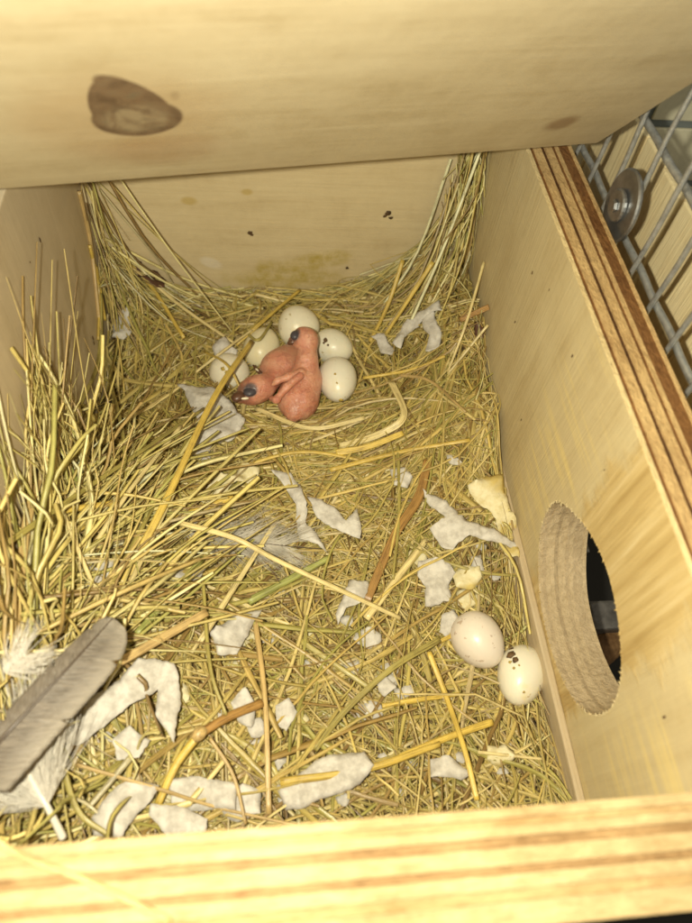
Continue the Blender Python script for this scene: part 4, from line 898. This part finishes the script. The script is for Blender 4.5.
# ------------------------------------------------------------------ nestlings: one continuous surface each
def surface_nets(Fv, org, h):
    nx, ny, nz = Fv.shape; ins = Fv < 0
    cc = [(a, b, c) for a in (0, 1) for b in (0, 1) for c in (0, 1)]
    cnt = sum(ins[a:nx-1+a, b:ny-1+b, c:nz-1+c].astype(int) for a, b, c in cc); act = (cnt > 0) & (cnt < 8)
    ids = -np.ones(act.shape, int); ci = np.argwhere(act); ids[act] = np.arange(len(ci))
    acc = np.zeros((len(ci), 3)); wt = np.zeros(len(ci))
    for i, p in enumerate(cc):
        for q in cc[i+1:]:
            if sum(abs(a-b) for a, b in zip(p, q)) != 1: continue
            fp_ = Fv[ci[:, 0]+p[0], ci[:, 1]+p[1], ci[:, 2]+p[2]]; fq = Fv[ci[:, 0]+q[0], ci[:, 1]+q[1], ci[:, 2]+q[2]]
            m_ = (fp_ < 0) != (fq < 0); t = np.where(m_, fp_/(fp_-fq+1e-12), 0)
            pt = np.array(p)[None]+(np.array(q)-np.array(p))[None]*t[:, None]; acc[m_] += pt[m_]; wt[m_] += 1
    V = org+(ci+acc/wt[:, None])*h; Fc = []
    for ax in range(3):
        sl0 = [slice(None)]*3; sl1 = [slice(None)]*3; sl0[ax] = slice(0, -1); sl1[ax] = slice(1, None)
        e = np.argwhere(ins[tuple(sl0)] != ins[tuple(sl1)]); b_, c_ = [k for k in range(3) if k != ax]
        for p in e:
            if p[b_] < 1 or p[c_] < 1 or p[b_] > Fv.shape[b_]-2 or p[c_] > Fv.shape[c_]-2: continue
            def g(db, dc):
                q = p.copy(); q[b_] -= db; q[c_] -= dc; return ids[tuple(q)]
            quad = [g(0, 0), g(1, 0), g(1, 1), g(0, 1)]
            if min(quad) < 0: continue
            flip = ins[tuple(p)] != (ax == 1); Fc.append(quad if not flip else quad[::-1])
    return V, Fc
def smin(a, b, k):
    h = np.clip(.5+.5*(b-a)/k, 0, 1); return b*(1-h)+a*h-k*h*(1-h)
def sdf_body(prims, k, h=.0026, wr=0.):
    pts = np.array([p for pr in prims for p in pr['pts']]); rm = max(max(np.atleast_1d(pr['r'])) for pr in prims)+.02
    lo_, hi_ = pts.min(0)-rm, pts.max(0)+rm; n = np.ceil((hi_-lo_)/h).astype(int)
    G = np.stack(np.meshgrid(*[lo_[i]+h*np.arange(n[i]) for i in range(3)], indexing='ij'), -1); D = None
    for pr in prims:
        if len(pr['pts']) == 1:
            q = G-pr['pts'][0]; ax = pr.get('axes'); r = np.asarray(pr['r'], float)*np.ones(3)
            if ax is not None: q = q@np.array(ax).T
            qn = np.linalg.norm(q/r, axis=-1); d = (qn-1)*r.min()
            d = qn*(qn-1)/(np.linalg.norm(q/r**2, axis=-1)+1e-9)
            D = d if D is None else smin(D, d, pr.get('k', k))
        else:
            P_ = pr['pts']; R_ = pr['r']
            for i in range(len(P_)-1):
                a, b_ = P_[i], P_[i+1]; ab = b_-a; t = np.clip(((G-a)@ab)/(ab@ab), 0, 1)
                d = np.linalg.norm(G-(a+t[..., None]*ab), axis=-1)-(R_[i]+(R_[i+1]-R_[i])*t)
                D = d if D is None else smin(D, d, pr.get('k', k))
    return surface_nets(D, lo_, h)
def skin_mat(eye, org, rad, face, frad, belly):
    m, nt, b = mat('nestling_skin'); v = coords(nt); n = noise_(nt, v, 24, 4, .6); n2 = noise_(nt, v, 60, 5, .7, 1.2); n3 = noise_(nt, v, 9, 2); n4 = noise_(nt, coords(nt, (1, 1, 2.5)), 34, 2, .5, 1.5)
    col = ramp(nt, n, [(.30, (.50, .19, .12)), (.50, (.60, .275, .175)), (.70, (.68, .38, .25))])
    col = mixc(nt, ramp(nt, n3, [(.5, (0, 0, 0)), (.66, (.5,)*3)]), col, (.42, .13, .085))
    col = mixc(nt, ramp(nt, n4, [(.54, (0, 0, 0)), (.60, (.35,)*3), (.66, (0, 0, 0))]), col, (.30, .07, .06))     # veins
    def ball(c, r, soft=.5):
        c = np.asarray(c)-np.asarray(org); d = N(nt, 'ShaderNodeVectorMath', operation='DISTANCE'); nt.links.new(v, d.inputs[0]); d.inputs[1].default_value = tuple(c)
        q = nt.nodes.new('ShaderNodeMapRange'); q.interpolation_type = 'SMOOTHSTEP'; q.inputs['From Min'].default_value = r*(1+soft); q.inputs['From Max'].default_value = r*(1-soft); nt.links.new(d.outputs['Value'], q.inputs['Value']); return q.outputs[0]
    col = mixc(nt, math_(nt, 'MULTIPLY', ball(belly, .032, .6), .45), col, (.34, .17, .09))
    col = mixc(nt, math_(nt, 'MULTIPLY', ball(face, frad, .6), .75), col, (.16, .075, .05))
    col = mixc(nt, math_(nt, 'MULTIPLY', ball(eye, rad, .35), .9), col, (.075, .07, .08))
    nt.links.new(col, b.inputs['Base Color']); b.inputs['Roughness'].default_value = .30; b.inputs['Specular IOR Level'].default_value = .6
    b.inputs['Subsurface Weight'].default_value = .45; b.inputs['Subsurface Radius'].default_value = (.006, .002, .001); b.inputs['Subsurface Scale'].default_value = .5
    bump(nt, b, math_(nt, 'ADD', math_(nt, 'MULTIPLY', n2, .8), math_(nt, 'MULTIPLY', n, .9)), .006, .7); return m
def P3(u, v, z): return hit(u, v, 2, z)
M['lid_skin'] = simple('dark_eyelid', (.06, .052, .060), .42, 0, .002, nscale=34, var=.45, spec=.4)
M['beak'] = simple('dark_beak', (.10, .045, .025), .35, 0, .001, nscale=50, var=.4)
M['gape'] = simple('pale_beak_tip', (.75, .68, .5), .35, 0, 0, nscale=50, var=.1)
def P3(u, v, z): return hit(u, v, 2, z)
def lobe(name, c, r, axes, m, parent, org, n=14):
    V = []; ax = np.array(axes, float)
    for i in range(n+1):
        th = math.pi*i/n
        for k in range(n*2):
            ph = math.pi*k/n; V.append(c+r[0]*math.cos(th)*ax[0]+r[1]*math.sin(th)*math.cos(ph)*ax[1]+r[2]*math.sin(th)*math.sin(ph)*ax[2])
    F = [[i*2*n+k, i*2*n+(k+1) % (2*n), (i+1)*2*n+(k+1) % (2*n), (i+1)*2*n+k] for i in range(n) for k in range(2*n)]
    return mesh_obj(name, V, F, M[m], parent, org)
def frame(d, up=(0, 0, 1)):
    d = np.asarray(d, float); d = d/np.linalg.norm(d); s = np.cross(d, up); s /= np.linalg.norm(s); return [d, s, np.cross(s, d)]
# left nestling: head down at the left, eye closed
NA = P3(278, 372, -.615)
na = root('nestling', NA, 'naked pink nestling with its head and dark closed eye at the left', 'nestling', 'newly hatched naked nestlings')
pA = [dict(pts=[P3(279, 367, -.560)], r=(.056, .046, .045), axes=frame(P3(292, 355, -.55)-P3(266, 378, -.56))),
      dict(pts=[P3(291, 360, -.565)], r=.042),
      dict(pts=[P3(274, 378, -.550), P3(266, 387, -.545)], r=[.026, .022]),
      dict(pts=[P3(259, 388, -.548)], r=(.037, .034, .034)),
      dict(pts=[P3(252, 392, -.548)], r=(.034, .032, .032)),
      dict(pts=[P3(247, 394, -.550), P3(239, 398, -.548)], r=[.022, .011], k=.02),
      dict(pts=[P3(272, 399, -.53), P3(276, 400, -.515), P3(287, 387, -.500), P3(300, 376, -.492)], r=[.0075, .0085, .009, .010], k=.007)]
V, F = sdf_body(pA, .018); mesh_obj('body', V, F, skin_mat(P3(250.5, 389.5, -.520), NA, .017, P3(242, 393, -.535), .024, P3(291, 352, -.53)), na, NA)
c = P3(250.5, 389.5, -.520); lobe('closed_eye', c-np.array([0, 0, .006]), (.0185, .0155, .009), frame(P3(258, 386, -.52)-c), 'lid_skin', na, NA)
a, b_ = P3(242, 396, -.540), P3(235, 400, -.540); ax = frame(b_-a)
lobe('beak', (a+b_)/2+np.array([0, 0, .006]), (.019, .014, .010), ax, 'beak', na, NA)
lobe('beak_edge', P3(245, 398.5, -.524), (.0095, .0032, .0035), frame(P3(250, 398, -.53)-P3(240, 398.5, -.53)), 'gape', na, NA, 8)
lobe('egg_tooth', P3(236, 396, -.530), (.004, .003, .003), ax, 'gape', na, NA, 6)
ft = tube(catmull([P3(262, 375, -.55), P3(257, 370, -.545), P3(253, 365, -.54)], 8), [.007, .006, .0055, .005, .0045, .004, .003, .002], 8); mesh_obj('foot', ft[0], ft[1], M['beak'], na, NA)
cl = tube(catmull([P3(256, 369, -.538), P3(258.5, 371, -.534)], 5), [.003, .003, .0025, .002, .001], 6); mesh_obj('claw', cl[0], cl[1], M['gape'], na, NA)
# right nestling: round belly, neck stretched up and back
NB = P3(300, 400, -.62)
nb = root('nestling', NB, 'naked pink nestling with a round belly and its neck stretched upward', 'nestling', 'newly hatched naked nestlings')
pB = [dict(pts=[P3(298, 399, -.560)], r=(.058, .054, .052), axes=frame(P3(299, 388, -.56)-P3(296, 408, -.56))),
      dict(pts=[P3(304, 383, -.545)], r=(.046, .044, .044)),
      dict(pts=[P3(306, 372, -.530), P3(307, 360, -.505), P3(307, 346, -.490)], r=[.034, .024, .022]),
      dict(pts=[P3(306, 339, -.480)], r=(.031, .029, .028)),
      dict(pts=[P3(301, 338, -.480), P3(292, 341, -.484)], r=[.022, .009], k=.02),
      dict(pts=[P3(301, 373, -.500), P3(289, 377, -.497), P3(277, 381, -.502), P3(273, 385, -.51)], r=[.012, .0095, .0075, .004], k=.008),
      dict(pts=[P3(293, 416, -.56), P3(292, 421, -.57)], r=[.018, .009], k=.02)]
V, F = sdf_body(pB, .020); mesh_obj('body', V, F, skin_mat(P3(295.5, 334.5, -.462), NB, .015, P3(292, 339, -.47), .014, P3(293, 414, -.52)), nb, NB)
c = P3(295.5, 334.5, -.462); lobe('closed_eye', c-np.array([0, 0, .003]), (.013, .015, .010), frame(P3(301, 336, -.46)-c), 'lid_skin', nb, NB)
a, b_ = P3(295, 341, -.478), P3(289, 343, -.484); lobe('beak', (a+b_)/2, (.013, .008, .007), frame(b_-a), 'beak', nb, NB, 10)

# ------------------------------------------------------------------ feathers
def vane_mat(name, c0, c1, edge):
    m, nt, b = mat(name); uvn = nt.nodes.new('ShaderNodeUVMap'); uvn.uv_map = 'UVMap'; s = sep(nt, uvn.outputs[0])
    mp = N(nt, 'ShaderNodeMapping'); mp.inputs['Scale'].default_value = (90, 2, 1); nt.links.new(uvn.outputs[0], mp.inputs[0]); n = noise_(nt, mp.outputs[0], 1, 3, .6)
    n2 = noise_(nt, coords(nt), 14, 3)
    col = ramp(nt, math_(nt, 'ADD', math_(nt, 'MULTIPLY', n, .75), math_(nt, 'MULTIPLY', n2, .25)), [(.38, c0), (.62, c1)])
    tip = math_(nt, 'MULTIPLY', math_(nt, 'SUBTRACT', s[0], .80), 6, True)
    col = mixc(nt, math_(nt, 'MULTIPLY', tip, .6), col, edge)
    col = mixc(nt, math_(nt, 'MULTIPLY', math_(nt, 'ADD', math_(nt, 'MULTIPLY', s[1], -1.2), -.45, True), .7), col, (.46, .41, .33))  # left side of the vane paler: light on the camber put into the colour
    nt.links.new(col, b.inputs['Base Color']); b.inputs['Roughness'].default_value = .5; bump(nt, b, n, .003, .8); return m
M['vane'] = vane_mat('grey_vane', (.095, .078, .060), (.19, .16, .125), (.30, .27, .22))
M['quill'] = simple('quill', (.07, .05, .035), .35)
M['down'] = simple('white_down', (.66, .62, .54), .6, nscale=30, var=.15)
M['greydown'] = simple('grey_down', (.50, .46, .38), .6, nscale=30, var=.3)
M['wquill'] = simple('white_quill', (.74, .70, .60), .35)
def feather(label, path, wl, wr_, org, vm, qm, qr, camber=.012):
    r0 = root('feather', org, label, 'feather'); n = 60; C = catmull(path, n); T = np.gradient(C, axis=0); T /= np.linalg.norm(T, axis=1)[:, None]
    up = np.array([0, -.35, 1.]); up /= np.linalg.norm(up); V = []; UVv = []; m = 9
    for i in range(n):
        s = np.cross(T[i], up); s /= np.linalg.norm(s); t = i/(n-1); sweep = T[i]
        L = wl(t)*(1+.010*math.sin(i*1.7)+(.04*random.random() if random.random() < .1 else 0)*-1); R_ = wr_(t)*(1+.008*math.sin(i*2.3))*(.72 if i in (17, 18, 37, 52) else 1); L *= (.80 if i in (24, 45) else 1)
        for k in range(-m, m+1):
            f = k/m; w_ = L if f < 0 else R_; a = abs(f)
            V.append(C[i]-s*f*w_*-1*(-1)+sweep*a**1.2*w_*.55*(1-t**6)+up*(-camber*a*a*(w_/.06)+.0008*math.sin(i*1.9+k)))
            UVv.append((t-a*.05, f))
    W_ = 2*m+1; F = []; UVs = []
    for i in range(n-1):
        for k in range(W_-1):
            q = [i*W_+k, i*W_+k+1, (i+1)*W_+k+1, (i+1)*W_+k]; F.append(q); UVs += [UVv[j] for j in q]
    o = mesh_obj('vane', V, F, vm, r0, org, uv=UVs)
    so_ = o.modifiers.new('thickness', 'SOLIDIFY'); so_.thickness = .0012*U; so_.offset = -1
    q = tube(C+up*.001, np.linspace(qr, qr*.25, n), 8); mesh_obj('quill', q[0], q[1], qm, r0, org, uv=q[2]); return r0
def barbs(name, C, nb, L0, L1, spread, m, parent, org, w=.0007, lift=.02, fwd=.8):
    parts = []; T = np.gradient(C, axis=0); T /= np.linalg.norm(T, axis=1)[:, None]
    for _ in range(nb):
        t = random.random(); i = int(t*(len(C)-1)); s = np.cross(T[i], (0, -.3, 1)); s /= np.linalg.norm(s); sg = random.choice((-1, 1))
        L = random.uniform(L0, L1); d = T[i]*fwd*random.uniform(.4, 1.2)+s*sg*spread*random.uniform(.3, 1)+np.array([0, 0, random.uniform(-.3, .5)]); d /= np.linalg.norm(d)
        e = np.array([random.gauss(0, .3), random.gauss(0, .3), random.gauss(0, .25)])
        p = [C[i], C[i]+d*L*.5+e*L*.12, C[i]+d*L+e*L*.35+T[i]*L*.15]
        parts.append(tube(catmull(p, 7), np.linspace(w, w*.35, 7), 3, cap=False)[:2])
    J = join(parts); o = mesh_obj(name, J[0], J[1], m, parent, org); o['kind'] = 'stuff'; return o
zf = -.22
pa = [hit(-40, 785, 2, zf-.02), hit(0, 741, 2, zf), hit(37, 701, 2, zf), hit(78, 657, 2, zf-.005), hit(113, 618, 2, zf-.03)]
px1 = dist_at(pa[2])/667
def tipw(t, w_): return w_*px1*(1-max(0, (t-.60)/.42)**2.6)**.5 if t < 1 else .001
fg = feather('large brown grey feather with a rounded tip lying on the left front', pa, lambda t: tipw(t, 37), lambda t: tipw(t, 16), pa[2], M['vane'], M['quill'], .004)
C = catmull(pa[:2], 20); barbs('down_tuft', np.array([hit(4, 672, 2, zf)+(hit(26, 655, 2, zf)-hit(4, 672, 2, zf))*t for t in np.linspace(0, 1, 10)]), 160, .02, .06, .8, M['down'], fg, pa[2])
zw = -.36
pw = [hit(63, 838, 2, zw-.03), hit(48, 808, 2, zw), hit(32, 780, 2, zw+.01), hit(14, 742, 2, zw+.02)]
pxw = dist_at(pw[1])/667
fw = root('feather', pw[1], 'small fluffy white feather below the large grey feather', 'feather')
C = catmull(pw, 40); q = tube(C, np.linspace(.0062, .002, 40), 8); mesh_obj('quill', q[0], q[1], M['wquill'], fw, pw[1])
barbs('down', C[14:], 1500, .04, .13, 1.0, M['down'], fw, pw[1], .0008)
zc = -.54
pc = [hit(182, 530, 2, zc+.02), hit(225, 538, 2, zc+.03), hit(275, 545, 2, zc+.02), hit(322, 549, 2, zc)]
fc = root('feather', pc[1], 'downy grey feather lying across the middle of the hay', 'feather'); C = catmull(pc, 40)
q = tube(C, np.linspace(.003, .001, 40), 6); mesh_obj('quill', q[0], q[1], M['quill'], fc, pc[1])
barbs('down', C[:30], 620, .03, .10, .8, M['greydown'], fc, pc[1], .0007, fwd=1.1)
